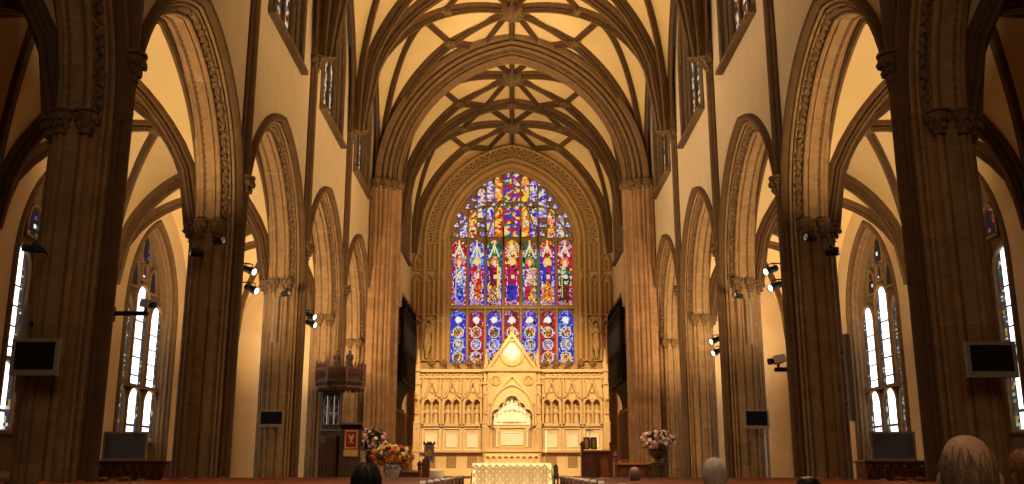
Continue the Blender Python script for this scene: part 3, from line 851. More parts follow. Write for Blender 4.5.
def medal(i):
    g = LOWER[i]
    def f(u, v):
        if u < .1 or u > .9: return ch(g[0], g[0], 'W', 'B')
        if random.random() < .02: return ch('K')
        if v > .82: return ch('LI', g[1], g[0]) if abs(u-.5) < .22 else ch(*g)
        vv = (v % .235)/.235; k = int(v/.235)
        r = sqrt((u-.5)**2+((vv-.5)*.80)**2)
        if k == 3: return srgb(255,250,240) if r < .24 else ch(*g)
        if k % 2 == 0:
            if r < .12: return ch('Y', 'R', 'O')
            if r < .27: return ch('W', 'G') if int(atan2(vv-.5, u-.5)*4/pi) % 2 else ch('Y', 'O')
            if r < .38: return ch('LI', 'Y', g[0])
            return ch(*g)
        return (ch('LI', 'LI', 'W') if r < .2 else ch('LB', 'Y') if r < .3 else ch(*g))
    def exact(u, v):
        if u < .05 or u > .95: return srgb(*T[g[0]])
        du = u-.5; k = int(v/.235); vv = (v % .235)/.235; r = sqrt(du*du+((vv-.5)*.80)**2)
        if k < 3 and abs(r-.33) < .025: return srgb(*T['W'])
        if k < 3 and r < .085: return srgb(*T['R' if k % 2 == 0 else 'Y'])
        if k == 3 and r < .2: return srgb(250,240,225)
        return None
    f.exact = exact
    return f
def strip(kind):
    def f(u, v):
        q = random.random(); k = int(v*7)
        if q < .03: return ch('K')
        a, b = {'hot': (('R','O','Y'), ('Y','O','R')), 'cool': (('B','W','LB'), ('PU','LI','W')), 'mix': (('R','M','PU'), ('B','G','Y'))}[kind]
        if abs(u-.5) < .2 and (v*7) % 1 < .5: return ch('W', 'Y', 'PK')
        return ch(*a) if k % 2 else ch(*b)
    return f
def great_window():
    root = thing('window_1', P(0, YE, .95), 'great pointed stained glass window of seven tall saints above the altar', 'window'); root['kind'] = 'structure'
    op = [(-GA, .95)]+arc_at(0)+[(GA, .95)]
    mb = MB(); band(mb, FE, op, 0, .05, -.12, .022, True, .012); band(mb, FE, op, .012, 0, -.12, -.02, True, .006); band(mb, FE, op, .022, 0, -.12, -.055, True, .006)
    mb.build('frame', M['eastpanel'], root, smooth=30)
    mb = MB(); fillpoly(mb, FE, op, -.115); mb.build('tracery_ground', M['winstone'], root)
    pit = .1745; n = -.105
    def light(ln, nx, ny, f, fr=.012):
        pane(root, FE, ln, n, nx, ny, f, G_GREAT)
        mb = MB(); band(mb, FE, ln, 0, fr, -.115, -.088, True, .005); mb.build('mullion', M['winstone'], root)
    for k in range(7):
        c = (k-3)*pit; ln = lancet(c-.076, c+.076, 1.555, 2.12, .092, 6)
        light(ln, 18, 84, mosaic(saint(k), 330, 4.2, k))
        ln = lancet(c-.076, c+.076, .985, 1.425, .078, 6); light(ln, 18, 62, mosaic(medal(k), 300, 3.3, 20+k))
    for k in range(8):
        mb = MB(); x = (k-3.5)*pit; bar(mb, FE, x-.008, x+.008, .96, GZ+.04 if k in (0,7) else GZ+.20, -.115, -.07); mb.build('mullion', M['winstone'], root)
    mb = MB(); bar(mb, FE, -.62, .62, 1.514, 1.538, -.115, -.062); mb.build('transom', M['winstone'], root)
    hw = .037
    rows = [(.040,2.245,2.545,'mix'), (.134,2.245,2.54,'hot'), (.216,2.245,2.53,'cool'), (.392,2.235,2.50,'hot'), (.482,2.235,2.44,'cool'),
            (.040,2.605,2.885,'mix'), (.134,2.605,2.85,'hot'), (.216,2.61,2.80,'cool'), (.306,2.44,2.72,'cool')]
    for x, z0, z1, kd in rows:
        for sg in (-1, 1):
            kk = kd if not (kd == 'hot' and sg > 0 and x == .133) else 'mix'
            light(lancet(sg*x-hw, sg*x+hw, z0, z1-.02, .05, 4), 9, 40, mosaic(strip(kk), 46, 4.5, int(x*1000)+sg), .009)
    for x, z in ((.437,2.55), (.555,2.36), (.335,2.36), (.385,2.63), (.560,2.26), (.437,2.26), (.087,2.58), (.175,2.58), (.275,2.79), (.530,2.46), (.30,2.27), (.30,2.36), (.345,2.56)):
        for sg in (-1, 1):
            r = .025; ln = [(sg*x-r, z-r*.6)]+[(sg*x+r*t, z+r*1.4*sqrt(max(0,1-t*t))) for t in (-1,-.6,0,.6,1)]+[(sg*x+r, z-r*.6)]
            light(ln, 3, 3, strip('cool'), .006)
    # big tracery arcs across the head
    mb = MB()
    for sg in (-1, 1):
        for x0, x1, zt in ((.60, .257, 2.56), (.257, .0857, 2.60)):
            pts = [(sg*(x0+(x1-x0)*i/12), 2.20+(zt-2.20)*sin(pi/2*i/12)) for i in range(13)]
            band(mb, FE, pts, .007, .007, -.115, -.07, False)
        bar(mb, FE, *sorted((sg*.25, sg*.264)), 2.1, 2.72, -.115, -.07); bar(mb, FE, *sorted((sg*.080, sg*.092)), 2.1, 2.84, -.115, -.07)
    mb.build('tracery_arc', M['winstone'], root, smooth=30)
great_window()

# ------------------------------------------------------------------ reredos
YR = 8.93
FR = lambda q, z, n: P(q, YR-n, z)
Z = lambda y: ZP(y, YR)
S_ = lambda x: SP(x, 400, YR)
def robed(mb, c, h, n=10, face=(0,-1,0)):
    """small robed figure of height h standing at c"""
    c = Vector(c)
    mb.lathe(c, [(h*.17,0), (h*.18,.03*h), (h*.15,.2*h), (h*.13,.42*h), (h*.15,.60*h), (h*.165,.70*h), (h*.13,.78*h), (h*.05,.82*h), (h*.05,.85*h)], n, 6, .08)
    mb.blob(c+Vector((0,0,.91*h)), (h*.07, h*.08, h*.095), 8, 6)
    for sx in (-1, 1):
        mb.tube([c+Vector((sx*h*.14, 0, h*.72)), c+Vector((sx*h*.17, -h*.07, h*.55)), c+Vector((sx*h*.03, -h*.17, h*.58))], [h*.05, h*.045, h*.035], 6)
M['diaper'] = pmat('diaper_mosaic', (.42,.27,.13), (.30,.19,.09), 60, .7, .2)
def reredos():
    root = thing('reredos', P(0, YR, -.1), 'pale carved stone reredos screen behind the altar, lit golden', 'altar screen')
    zf = (SD-E)/W
    st = M['reredos']
    mb = MB(); x0, x1 = S_(420), S_(605.5)
    gl, gr = S_(489), S_(536.5)
    ND = .055
    mb.bx(x0*W, x1*W, (YR+ND)*W, YE*W, SD, E+Z(372)*W)
    for sx0, sx1 in ((x0, gl), (gr, x1)):
        bar(mb, FR, sx0, sx1, (SD-E)/W, Z(424), -ND, 0); bar(mb, FR, sx0, sx1, Z(399), Z(372), -ND, 0)
    for sg in (-1, 1):
        for a, b in ((x1, abs(S_(424))), (abs(S_(441)), abs(S_(444.5))), (abs(S_(461.5)), abs(S_(465))), (abs(S_(482)), gr)):
            bar(mb, FR, *sorted((sg*a, sg*b)), Z(424), Z(399), -ND, 0)
    o = mb.build('screen_wall', st, root)
    # dado
    for sg in (-1, 1):
        for i, (a, b) in enumerate(((424,441), (444.5,461.5), (465,482))):
            s0, s1 = sorted((sg*abs(S_(a)), sg*abs(S_(b))))
            mb = MB(); band(mb, FR, [(s0, Z(450)), (s0, Z(428.5)), (s1, Z(428.5)), (s1, Z(450))], .006, .004, 0, .018, True, .005)
            w_ = (s1-s0)*.2; band(mb, FR, [(s0+w_, Z(447)), (s0+w_, Z(434)), (s1-w_, Z(434)), (s1-w_, Z(447))], .004, .004, 0, .010)
            fillpoly(mb, FR, [(s0+w_, Z(447)), (s0+w_, Z(434)), (s1-w_, Z(434)), (s1-w_, Z(447))], .006)
            mb.build('panel', M['relief'], root)
            # diaper square in the dado
            mb = MB(); m_ = (s0+s1)/2; q = .045
            fillpoly(mb, FR, [(m_-q, Z(468)), (m_-q, Z(455)), (m_+q, Z(455)), (m_+q, Z(468))], .003)
            for a_ in range(4):
                for b_ in range(5):
                    mb.blob(FR(m_-q+(a_+.5)*q/2, Z(468)+(b_+.5)*(Z(455)-Z(468))/5, .004), .0068*W, 6, 4, .1)
            mb.build('diaper_panel', M['diaper'], root, smooth=50)
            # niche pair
            nw = (s1-s0); z0, z1 = Z(424), Z(399)
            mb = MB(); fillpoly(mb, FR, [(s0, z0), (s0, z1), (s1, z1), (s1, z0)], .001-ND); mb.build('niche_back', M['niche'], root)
            for k in range(2):
                a0 = s0+nw*(.02+.49*k); a1 = a0+nw*.47
                ln = lancet(a0, a1, z0, z1-.055, .055, 6)
                mb = MB(); band(mb, FR, ln, .004, .012, -ND, .026, True, .005)
                pl = ln[1:-1]
                for (qa, za_), (qb, zb_) in zip(pl[:-1], pl[1:]): mb.add([FR(qa, za_, .002), FR(qb, zb_, .002), FR(qb, z1, .002), FR(qa, z1, .002)], [(0,1,2,3)])
                for qa, qb in ((s0 if k == 0 else s0+nw*.485, a0), (a1, s1 if k else s0+nw*.515)): bar(mb, FR, qa, qb, z0, z1, -ND, .002)
                mb.blob(FR((a0+a1)/2, z1+.012, .02), .010*W, 6, 4, .2)
                mb.build('niche_arch', st, root, smooth=30)
                mb = MB(); robed(mb, FR((a0+a1)/2, z0+.005, -.018), .165*W); mb.build('statuette', M['reredos'], root, smooth=60)
            # gablet canopy over the pair
            mb = MB(); m_ = (s0+s1)/2
            ln = [(s0-.01, Z(400)), (s0+nw*.22, Z(394)), (m_-.012, Z(385)), (m_, Z(381)), (m_+.012, Z(385)), (s1-nw*.22, Z(394)), (s1+.01, Z(400))]
            band(mb, FR, ln, .008, .008, 0, .03, False, .005)
            for t in range(7):
                p = ln[t]; mb.blob(FR(p[0], p[1]+.012, .028), .0095*W, 6, 4, .3)
            mb.blob(FR(m_, Z(391), .012), (.02*W,.01*W,.02*W), 8, 4, .3)
            for sx in (s0, s1):
                bar(mb, FR, sx-.008, sx+.008, Z(426), Z(383), 0, .03)
                mb.lathe(FR(sx, Z(383), .015), [(.010*W,0), (.008*W,.02*W), (.002*W,.09*W)], 6)
                mb.blob(FR(sx, Z(397), .034), .012*W, 6, 4, .3)
            mb.build('gablet_canopy', st, root, smooth=40)
    # strings, frieze, cornice, cresting
    for y0, y1, n0 in ((426.5, 424, .03), (452.5, 450, .05), (378.5, 376.5, .026), (372.5, 369.5, .05), (476, 470, .03)):
        for a, b in ((x0, gl), (gr, x1)): mb = MB(); bar(mb, FR, a, b, Z(y0), Z(y1), -.01, n0); mb.build('string_course', st, root)
    mb = MB(); k = 0
    for a, b in ((x0+.01, gl-.01), (gr+.01, x1-.01)):
        n = 26
        for i in range(n):
            k += 1; mb.blob(FR(a+(b-a)*(i+.5)/n, Z(375)+(.006 if k % 2 else -.004), .008), (.016*W, .010*W, .012*W), 6, 4, .3)
            mb.blob(FR(a+(b-a)*(i+.5)/n, Z(381)+(.006 if k % 2 else -.004), .002), (.012*W, .006*W, .010*W), 6, 4, .3)
    mb.build('carved_frieze', st, root, smooth=60)
    for px in (432, 444, 456.5, 469, 480.5, 546, 558, 570, 582, 594):
        mb = MB(); c = FR(S_(px), Z(370), .03)
        mb.lathe(c, [(.018*W,0), (.022*W,.012*W), (.010*W,.025*W), (.012*W,.04*W)], 8)
        for a in range(5): mb.blob(c+Vector((cos(a*1.257)*.02*W, sin(a*1.257)*.02*W, .055*W)), (.019*W,.019*W,.024*W), 6, 4, .25)
        mb.blob(c+Vector((0,0,.085*W)), (.014*W,.014*W,.02*W), 6, 4, .2)
        mb.build('crest_finial', M['foliage'], root, smooth=50)
    for px, wd in ((418.5, 6), (487, 6), (538.5, 6), (606.5, 6)):
        mb = MB(); sx = S_(px); h = SP(513+wd/2, 400, YR)
        bar(mb, FR, sx-h, sx+h, zf, Z(424), -.02, .06); bar(mb, FR, sx-h*.85, sx+h*.85, Z(424), Z(385), -.02, .05); bar(mb, FR, sx-h*.7, sx+h*.7, Z(385), Z(366), -.02, .045)
        for yy in (452, 424, 385, 372): bar(mb, FR, sx-h*1.2, sx+h*1.2, Z(yy), Z(yy-2), -.02, .068)
        mb.lathe(FR(sx, Z(366), .02), [(h*W*.9,0), (h*W*.7,.02*W), (h*W*.35,.10*W), (.003*W,.16*W)], 8)
        for q in range(4): mb.blob(FR(sx, Z(366)+.03+q*.035, .02), (h*W*(.75-.15*q), h*W*(.7-.15*q), .010*W), 6, 4, .3)
        for zz in (438, 404):
            ln = lancet(sx-h*.55, sx+h*.55, Z(zz+10), Z(zz-8), .02, 4); band(mb, lambda a,b,c: FR(a,b,c+.05), ln, .003, .003, 0, .018)
        mb.build('buttress', st, root, smooth=30)
    for px in (419, 606.5):          # outer figures on corbels
        mb = MB(); sx = S_(px); mb.lathe(FR(sx, Z(403), .05), [(.005*W,-.05*W), (.02*W,0), (.024*W,.02*W)], 8)
        mb.blob(FR(sx, Z(398), .07), (.03*W,.03*W,.035*W), 8, 5, .3); mb.build('corbel', st, root, smooth=50)
    # centre: steep gable
    zb, za = Z(371), Z(335)
    mb = MB(); mb.bx(gl*W, gr*W, (YR-.03)*W, (YR+.1)*W, SD, E+Z(426)*W)
    mb.build('centre_bay', st, root)
    mb = MB(); g3 = [(gl-.01, zb), (0, za), (gr+.01, zb)]
    mb.add([FR(q, z, n) for n in (.075, -.06) for q, z in g3], [(0,1,2),(5,4,3),(0,3,4,1),(1,4,5,2),(2,5,3,0)]); mb.build('gable', st, root)
    mb = MB(); band(mb, FR, g3, .016, .014, .06, .11, True, .008)
    for i in range(1, 8):
        for sg in (-1, 1): mb.blob(FR(sg*(gr+.012)*(1-i/8), zb+(za-zb)*i/8+.02, .09), .013*W, 6, 4, .3)
    mb.lathe(FR(0, za, .045), [(.012*W,0),(.018*W,.02*W),(.008*W,.03*W),(.02*W,.05*W),(.003*W,.08*W)], 8, 4, .2)
    mb.build('gable_crocket', st, root, smooth=40)
    mb = MB(); cz = Z(354)
    for dx, dz, r in ((0,.05,.038), (0,-.045,.034), (-.048,0,.036), (.048,0,.036), (0,0,.036)):
        mb.lathe(FR(dx, cz+dz, .075), [(r*W,0), (r*W,.006*W), (r*W*.7,.012*W), (.002*W,.014*W)], 14, axis=(0,-1,0))
    mb.build('quatrefoil', M['relief'], root, smooth=50)
    mb = MB(); ln = [(.105*sin(2*pi*i/28), cz+.115*cos(2*pi*i/28)) for i in range(28)]; band(mb, FR, ln, .008, .012, .07, .095, True, .005); mb.build('quatrefoil_ring', st, root, smooth=40)
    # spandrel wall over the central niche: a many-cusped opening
    na = S_(533)-.002; pxm = SP(514, 400, YR)-SP(513, 400, YR)
    FOILS = [(0, 404, 7.5), (7.5, 409, 6.0), (-7.5, 409, 6.0), (14.5, 415.5, 5.6), (-14.5, 415.5, 5.6)]
    def cusp(q):
        z = Z(420)
        for dx, y, r in FOILS:
            t = (q/pxm-dx)/r
            if abs(t) < 1: z = max(z, Z(y)+r*pxm*1.05*sqrt(1-t*t))
        return z
    qs = [-na+2*na*i/76 for i in range(77)]; DF = .075; mb = MB()
    for q0, q1 in zip(qs[:-1], qs[1:]):
        z0, z1 = cusp(q0), cusp(q1)
        mb.add([FR(q0, z0, DF), FR(q1, z1, DF), FR(q1, zb+.005, DF), FR(q0, zb+.005, DF), FR(q0, z0, .0), FR(q1, z1, .0)], [(0,1,2,3), (0,4,5,1)])
    for sg in (-1, 1):
        x1_ = gr+.004
        mb.add([FR(sg*na, Z(426), DF), FR(sg*na, zb, DF), FR(sg*x1_, zb, DF), FR(sg*x1_, Z(426), DF), FR(sg*x1_, zb, 0), FR(sg*x1_, Z(426), 0), FR(sg*na, Z(426), 0), FR(sg*na, Z(420), 0), FR(sg*na, Z(420), DF)], [(0,1,2,3), (3,2,4,5), (0,6,7,8)])
    mb.build('spandrel', st, root)
    mb = MB(); fillpoly(mb, FR, [(-na, Z(426)), (-na, Z(384)), (na, Z(384)), (na, Z(426))], .004); mb.build('niche_back', M['relief'], root)
    mb = MB(); band(mb, FR, [(q, cusp(q)) for q in qs], .003, .009, DF-.01, DF+.012, False)
    nzs = Z(412); arch = lancet(-na-.005, na+.005, Z(426), nzs, Z(386)-nzs, 12)
    band(mb, FR, arch, .004, .014, DF-.01, DF+.02, False, .005)
    og = [(-na-.02, Z(405)), (-na*.62, Z(391)), (-.05, Z(383)), (0, Z(377)), (.05, Z(383)), (na*.62, Z(391)), (na+.02, Z(405))]
    band(mb, FR, og, .006, .008, DF-.01, DF+.022, False, .004)
    mb.build('niche_arch', st, root, smooth=30)
    for sg in (-1, 1):
        mb = MB(); c = (sg*S_(529), Z(381)); ln = [(c[0]+.045*cos(2*pi*i/16), c[1]+.04*sin(2*pi*i/16)) for i in range(16)]
        band(mb, FR, ln, .004, .006, DF, DF+.018)
        for a in range(6): mb.blob(FR(c[0]+.024*cos(a*1.047), c[1]+.024*sin(a*1.047), DF+.002), .011*W, 6, 4, .2)
        mb.build('roundel', st, root, smooth=50)
    # the white relief: a crucifix with standing figures
    rel = thing('relief_group', FR(0, Z(425), .03), None, None); del_ = rel; rel.parent = root; rel.location = wloc(rel)-wloc(root)
    mb = MB(); base = Z(425)
    mb.cbox(FR(0, base+.012, .028), .34*W, .03*W, .024*W)
    bar(mb, FR, -.008, .008, base, Z(396), .018, .03); bar(mb, FR, -.05, .05, Z(405), Z(403), .018, .03)
    mb.build('cross', M['relief'], rel)
    for dx, h, dn in ((-.155,.10,.03), (-.118,.135,.034), (-.08,.165,.03), (-.045,.185,.036), (0,.20,.036), (.045,.185,.036), (.08,.165,.03), (.118,.135,.034), (.155,.10,.03)):
        mb = MB(); robed(mb, FR(dx, base+.024, dn), h*W); mb.build('figure', M['relief'], rel, smooth=60)
    # tabernacle below
    mb = MB(); a = S_(530); bar(mb, FR, -a, a, Z(448), Z(427.5), .03, .075); bar(mb, FR, -a*1.06, a*1.06, Z(428.5), Z(426), .03, .09); mb.build('tabernacle', st, root)
    mb = MB(); band(mb, FR, [(-a*.62, Z(445)), (-a*.62, Z(433)), (a*.62, Z(433)), (a*.62, Z(445))], .006, .004, .075, .084); fillpoly(mb, FR, [(-a*.6, Z(444.5)), (-a*.6, Z(433.5)), (a*.6, Z(433.5)), (a*.6, Z(444.5))], .078); mb.build('tabernacle_panel', M['relief'], root)
    for sg in (-1, 1):
        mb = MB(); capital(mb, FR(sg*a*.86, Z(432), .09), .011*W, .03*W, 6); mb.tube([FR(sg*a*.86, Z(447), .09), FR(sg*a*.86, Z(431), .09)], .011*W, 10); mb.build('colonnette', M['relief'], root, smooth=40)
    mb = MB(); bar(mb, FR, S_(486), S_(539.5), Z(452), Z(448.5), .03, .13); bar(mb, FR, S_(486), S_(539.5), Z(472), Z(452), .03, .11); mb.build('altar_shelf', st, root)
    mb = MB(); 
    for i in range(9):
        c = S_(486)+(S_(539.5)-S_(486))*(i+.5)/9; ln = lancet(c-.023, c+.023, Z(465), Z(458.5), .024, 5); band(mb, FR, ln, .005, .006, .11, .135)
    mb.build('arcaded_frieze', st, root)
    return root
reredos()
for sg, lb in ((-1, 'small pale statue of a robed figure high on the wall left of the great window'), (1, 'small pale statue of a robed figure high on the wall right of the great window')):
    sx = SP(428 if sg < 0 else 597, 340, 9.05); root = thing('statue', P(sx, 9.05, ZP(346, 9.05)), lb, 'statue')
    mb = MB(); robed(mb, P(sx, 9.04, ZP(346, 9.04)), .22*W, 12); mb.build('figure', M['eastpanel'], root, smooth=60)
    mb = MB(); mb.lathe(P(sx, 9.04, ZP(346, 9.04)), [(.008*W,-.12*W), (.016*W,-.10*W), (.018*W,-.06*W), (.035*W,-.02*W), (.04*W,0)], 10); mb.build('pedestal', M['eastpanel'], root, smooth=40)
    mb = MB()
    for q in (-1, 1):
        mb.add([P(sx+q*.02, 9.06, ZP(325, 9.05)), P(sx+q*.065, 9.075, ZP(318, 9.05)), P(sx+q*.06, 9.07, ZP(335, 9.05)), P(sx+q*.02, 9.075, ZP(335, 9.05)), P(sx+q*.065, 9.085, ZP(318, 9.05)), P(sx+q*.06, 9.085, ZP(335, 9.05))], [(0,1,2),(3,5,4),(0,3,4,1),(1,4,5,2),(2,5,3,0)])
    mb.build('wing', M['eastpanel'], root)

# ------------------------------------------------------------------ altar
M['lace'] = pmat('gold_lace', (.36,.27,.15), (.30,.22,.12), 14, .85, .1)
def altar():
    Y = 7.95; zt = ZP(463.3, Y); hw = .308; d = .09
    root = thing('altar', P(0, Y, (SD-E)/W), 'long altar under a white patterned linen frontal before the reredos', 'altar')
    mb = MB(); mb.bx(-hw*W, hw*W, (Y-d)*W, (Y+d)*W, SD, E+zt*W-.03); mb.build('table', M['reredos'], root)
    mb = MB(); mb.cbox((0, Y*W, E+zt*W-.01), hw*2*W+.1, d*2*W+.1, .045, bev=.015); mb.build('altar_cloth', M['linen'], root)
    # frontal: falling cloth with soft folds
    mb = MB(); n = 60; x0, x1 = -hw*W-.05, hw*W+.05; y = (Y-d)*W-.04; vs = []; rows = 6
    z1 = E+zt*W-.02; z0 = SD+.05
    for j in range(rows+1):
        for i in range(n+1):
            u = i/n; v = j/rows
            vs.append((x0+(x1-x0)*u, y-.02*v*(1+sin(u*40))*.8-.03*v, z1+(z0-z1)*v))
    mb.add(vs, [(j*(n+1)+i, j*(n+1)+i+1, (j+1)*(n+1)+i+1, (j+1)*(n+1)+i) for j in range(rows) for i in range(n)])
    for sg in (-1, 1):
        x = x0 if sg < 0 else x1
        mb.add([(x, y, z1), (x+sg*.12, y-.05, z0), (x+sg*.10, (Y+d)*W, z0), (x, (Y+d)*W, z1)], [(0,1,2,3)])
    mb.build('frontal', M['linen'], root, smooth=60)
    mb = MB()
    for i in range(11):
        for j in range(5):
            cx = x0+(x1-x0)*(i+.5+(.5 if j % 2 else 0))/11.5; cz = z1-.14-j*.17
            ln = [(cx, cz-.09), (cx-.13, cz), (cx-.05, cz+.05), (cx, cz+.11), (cx+.05, cz+.05), (cx+.13, cz)]
            band(mb, lambda a, b, c: Vector((a, y-.075-c, b)), ln, .008, .008, -.05, .012)
    mb.build('lace_pattern', M['lace'], root)
altar()
# ------------------------------------------------------------------ screens, lamps, cameras
def depth(p): return p.y*cos(PITCH)+(p.z-E)*sin(PITCH)
def px2m(n, p): return n*depth(p)/FPX
def monitor(px, py, wpx, hpx, Y, label, rz=0.0, back=.35, pole=False, pole_dx=0.0):
    c = UP(px, py, Y); w = px2m(wpx, c); h = px2m(hpx, c)
    root = thing('wall_monitor', c, label, 'monitor', 'flat screens on the piers', rz)
    t = .07; b = w*.075
    mb = MB()
    for (x0, x1, z0, z1) in ((-w/2, w/2, h/2-b, h/2), (-w/2, w/2, -h/2, -h/2+b*1.6), (-w/2, -w/2+b, -h/2+b*1.6, h/2-b), (w/2-b, w/2, -h/2+b*1.6, h/2-b)):
        mb.bx(c.x+x0, c.x+x1, c.y-t/2, c.y+t/2, c.z+z0, c.z+z1)
    mb.cbox((c.x, c.y+t/2+.03, c.z), w*.86, .06, h*.8, bev=.02)
    mb.build('bezel', M['bezel'], root)
    mb = MB(); mb.bx(c.x-w/2+b*.9, c.x+w/2-b*.9, c.y-t/2+.012, c.y+t/2-.01, c.z-h/2+b*1.5, c.z+h/2-b*.9); mb.build('screen', M['screen'], root)
    mb = MB(); mb.tube([c+Vector((0, .08, -h*.1)), c+Vector((0, back, -h*.1))], .035, 8); mb.bx(c.x-.1, c.x+.1, c.y+back-.03, c.y+back, c.z-h*.1-.15, c.z-h*.1+.15)
    mb.build('bracket', M['black'], root)
    mb = MB(); mb.tube([c+Vector((w*.05, .06, -h*.5)), c+Vector((w*.05, .10, -h*.62)), c+Vector((w*.3, back, -h*.9))], .008, 6); mb.build('cable', M['black'], root)
    if pole:
        mb = MB(); mb.tube([(c.x+pole_dx, c.y+.12, .02), (c.x+pole_dx, c.y+.12, c.z-h*.3)], .028, 10); mb.lathe((c.x+pole_dx, c.y+.12, 0), [(.2,0),(.2,.02),(.05,.05),(.03,.08)], 16); mb.build('pole', M['white'], root, smooth=40)
    return root
monitor(35.5, 357, 47, 37, 2.35*W-.95, 'dark flat monitor on the nearest left pier, far left of the photo')
monitor(991, 359.5, 50, 36, 2.35*W-.95, 'dark flat monitor on the nearest right pier, above the bald head')
monitor(271.5, 418.5, 25, 17, 4.55*W-.80, 'small dark monitor low on the third left pier')
monitor(756.5, 419, 25, 19, 4.55*W-.80, 'small dark monitor on a white pole before the third right pier', pole=True, pole_dx=.22)
def big_tv(px, py, wpx, hpx, Y, tb, label):
    c = UP(px, py, Y); w = px2m(wpx, c); h = px2m(hpx, c)
    root = thing('projection_television', (c.x, c.y, c.z-h/2), label, 'television', 'large screens in the aisles')
    b = w*.05
    mb = MB()
    for (x0, x1, z0, z1) in ((-w/2, w/2, h/2-b, h/2), (-w/2, w/2, -h/2, -h/2+b), (-w/2, -w/2+b, -h/2+b, h/2-b), (w/2-b, w/2, -h/2+b, h/2-b)):
        mb.bx(c.x+x0, c.x+x1, c.y-.05, c.y+.03, c.z+z0, c.z+z1)
    mb.build('bezel', M['silver'], root)
    mb = MB(); mb.bx(c.x-w/2+b*.9, c.x+w/2-b*.9, c.y-.035, c.y, c.z-h/2+b*.9, c.z+h/2-b*.9); mb.build('screen', M['bluescreen'], root)
    mb = MB(); q = [(-.48,.03),(.48,.03),(.3,.3),(-.3,.3)]; mb.prism([(c.x+x*w, c.y+y) for x, y in q], c.z-h/2, c.z+h*.44); mb.build('housing', M['black'], root)
    return c, w, h
def carved_cabinet(cx, Y, w, top, label):
    root = thing('carved_cabinet', (cx, Y, 0), label, 'cabinet', 'carved cabinets under the aisle windows')
    d = .62
    mb = MB(); mb.bx(cx-w/2, cx+w/2, Y-d/2, Y+d/2, 0, top-.06); mb.build('carcass', M['mahog'], root)
    mb = MB(); mb.cbox((cx, Y, top-.03), w+.08, d+.08, .06, bev=.015); mb.build('top', M['mahog'], root)
    F = lambda q, z, n: Vector((cx+q, Y-d/2-n, z))
    mb = MB(); bar(mb, F, -w/2-.03, w/2+.03, 0, .15, -.01, .03); mb.build('plinth', M['mahog'], root)
    n = 8
    for i in range(n):
        a = -w/2+w*i/n; mb = MB()
        band(mb, F, lancet(a+.025, a+w/n-.025, .22, top-.32, .14, 6), .012, .02, 0, .035, True, .008)
        mb.blob(F(a+w/n/2, top-.14, .01), (.05,.03,.05), 8, 4, .25); mb.build('carved_panel', M['mahog'], root, smooth=30)
c, w_, h_ = big_tv(125.5, 446, 44, 28, 21.6, 0, 'large dark screen in a thin frame standing on the left carved cabinet')
carved_cabinet(UP(136, 470, 21.7).x, 21.75, px2m(66, UP(136, 470, 21.7)), c.z-h_/2, 'carved dark red cabinet in the left aisle below the big window')
c, w_, h_ = big_tv(892.5, 446, 45, 28, 21.6, 0, 'large slate coloured screen in a silver frame on the right carved cabinet')
carved_cabinet(UP(895, 470, 21.7).x, 21.75, px2m(66, UP(895, 470, 21.7)), c.z-h_/2, 'carved dark cabinet in the right aisle below the big window')

def spotlight(px, py, Y, s, label, lit=True, group='pairs of stage spotlights on the piers', L=.36, r=.085, dz=-.35, anchor=None):
    """cylindrical spotlight aimed along x = s, on a yoke that reaches back to the pier"""
    c = UP(px, py, Y); root = thing('spotlight', c, label, 'spotlight', group)
    ax = Vector((s*.8, -.45, dz)).normalized(); st = c-ax*L*.5
    mb = MB(); mb.lathe(st, [(r*.55,0), (r*.8,.04*L), (r*.85,.3*L), (r*.85,.55*L), (r,.6*L), (r,L), (r*.9,L), (r*.88,.93*L)], 16, axis=ax); mb.build('housing', M['black'], root, smooth=40)
    mb = MB(); mb.lathe(st+ax*L*.90, [(r*.88,0), (r*.85,.015), (r*.4,.03), (.01,.034)], 16, axis=ax); mb.build('lens', LENS if lit else M['chrome'], root, smooth=40)
    mb = MB(); up = Vector((0,0,1)); side = ax.cross(up).normalized()
    mb.tube([c+side*r*1.15, c+side*r*1.15+up*r*1.6, c-side*r*1.15+up*r*1.6, c-side*r*1.15], .012, 6)
    a = anchor or (c+Vector((-s*.42, .1, r*1.6))); mb.tube([c+up*r*1.6, (c+up*r*1.6+a)/2+Vector((0,0,.02)), a], .016, 6)
    mb.build('yoke', M['black'], root); return root
m, t_, b_ = nt('lit_lamp_lens'); b_.inputs['Emission Color'].default_value = (1,.9,.72,1); b_.inputs['Emission Strength'].default_value = 3.0; LENS = m
for px, py, Y, s, lb in ((249, 270, 3.56*W, 1, 'upper spotlight of the pair on the second left pier, lens glowing'), (251.5, 289, 3.56*W, 1, 'lower spotlight of the pair on the second left pier, lens glowing'),
    (771, 270, 3.56*W, -1, 'upper spotlight of the pair on the second right pier, lens glowing'), (775.5, 286, 3.56*W, -1, 'lower spotlight of the pair on the second right pier, lens glowing'),
    (310.5, 315.5, 4.62*W, 1, 'upper spotlight of the pair on the third left pier'), (311, 323.5, 4.62*W, 1, 'lower spotlight of the pair on the third left pier'),
    (715.5, 340, 4.62*W, -1, 'upper spotlight of the pair on the third right pier'), (717.5, 351.5, 4.62*W, -1, 'lower spotlight of the pair on the third right pier')):
    spotlight(px, py, Y, s, lb)
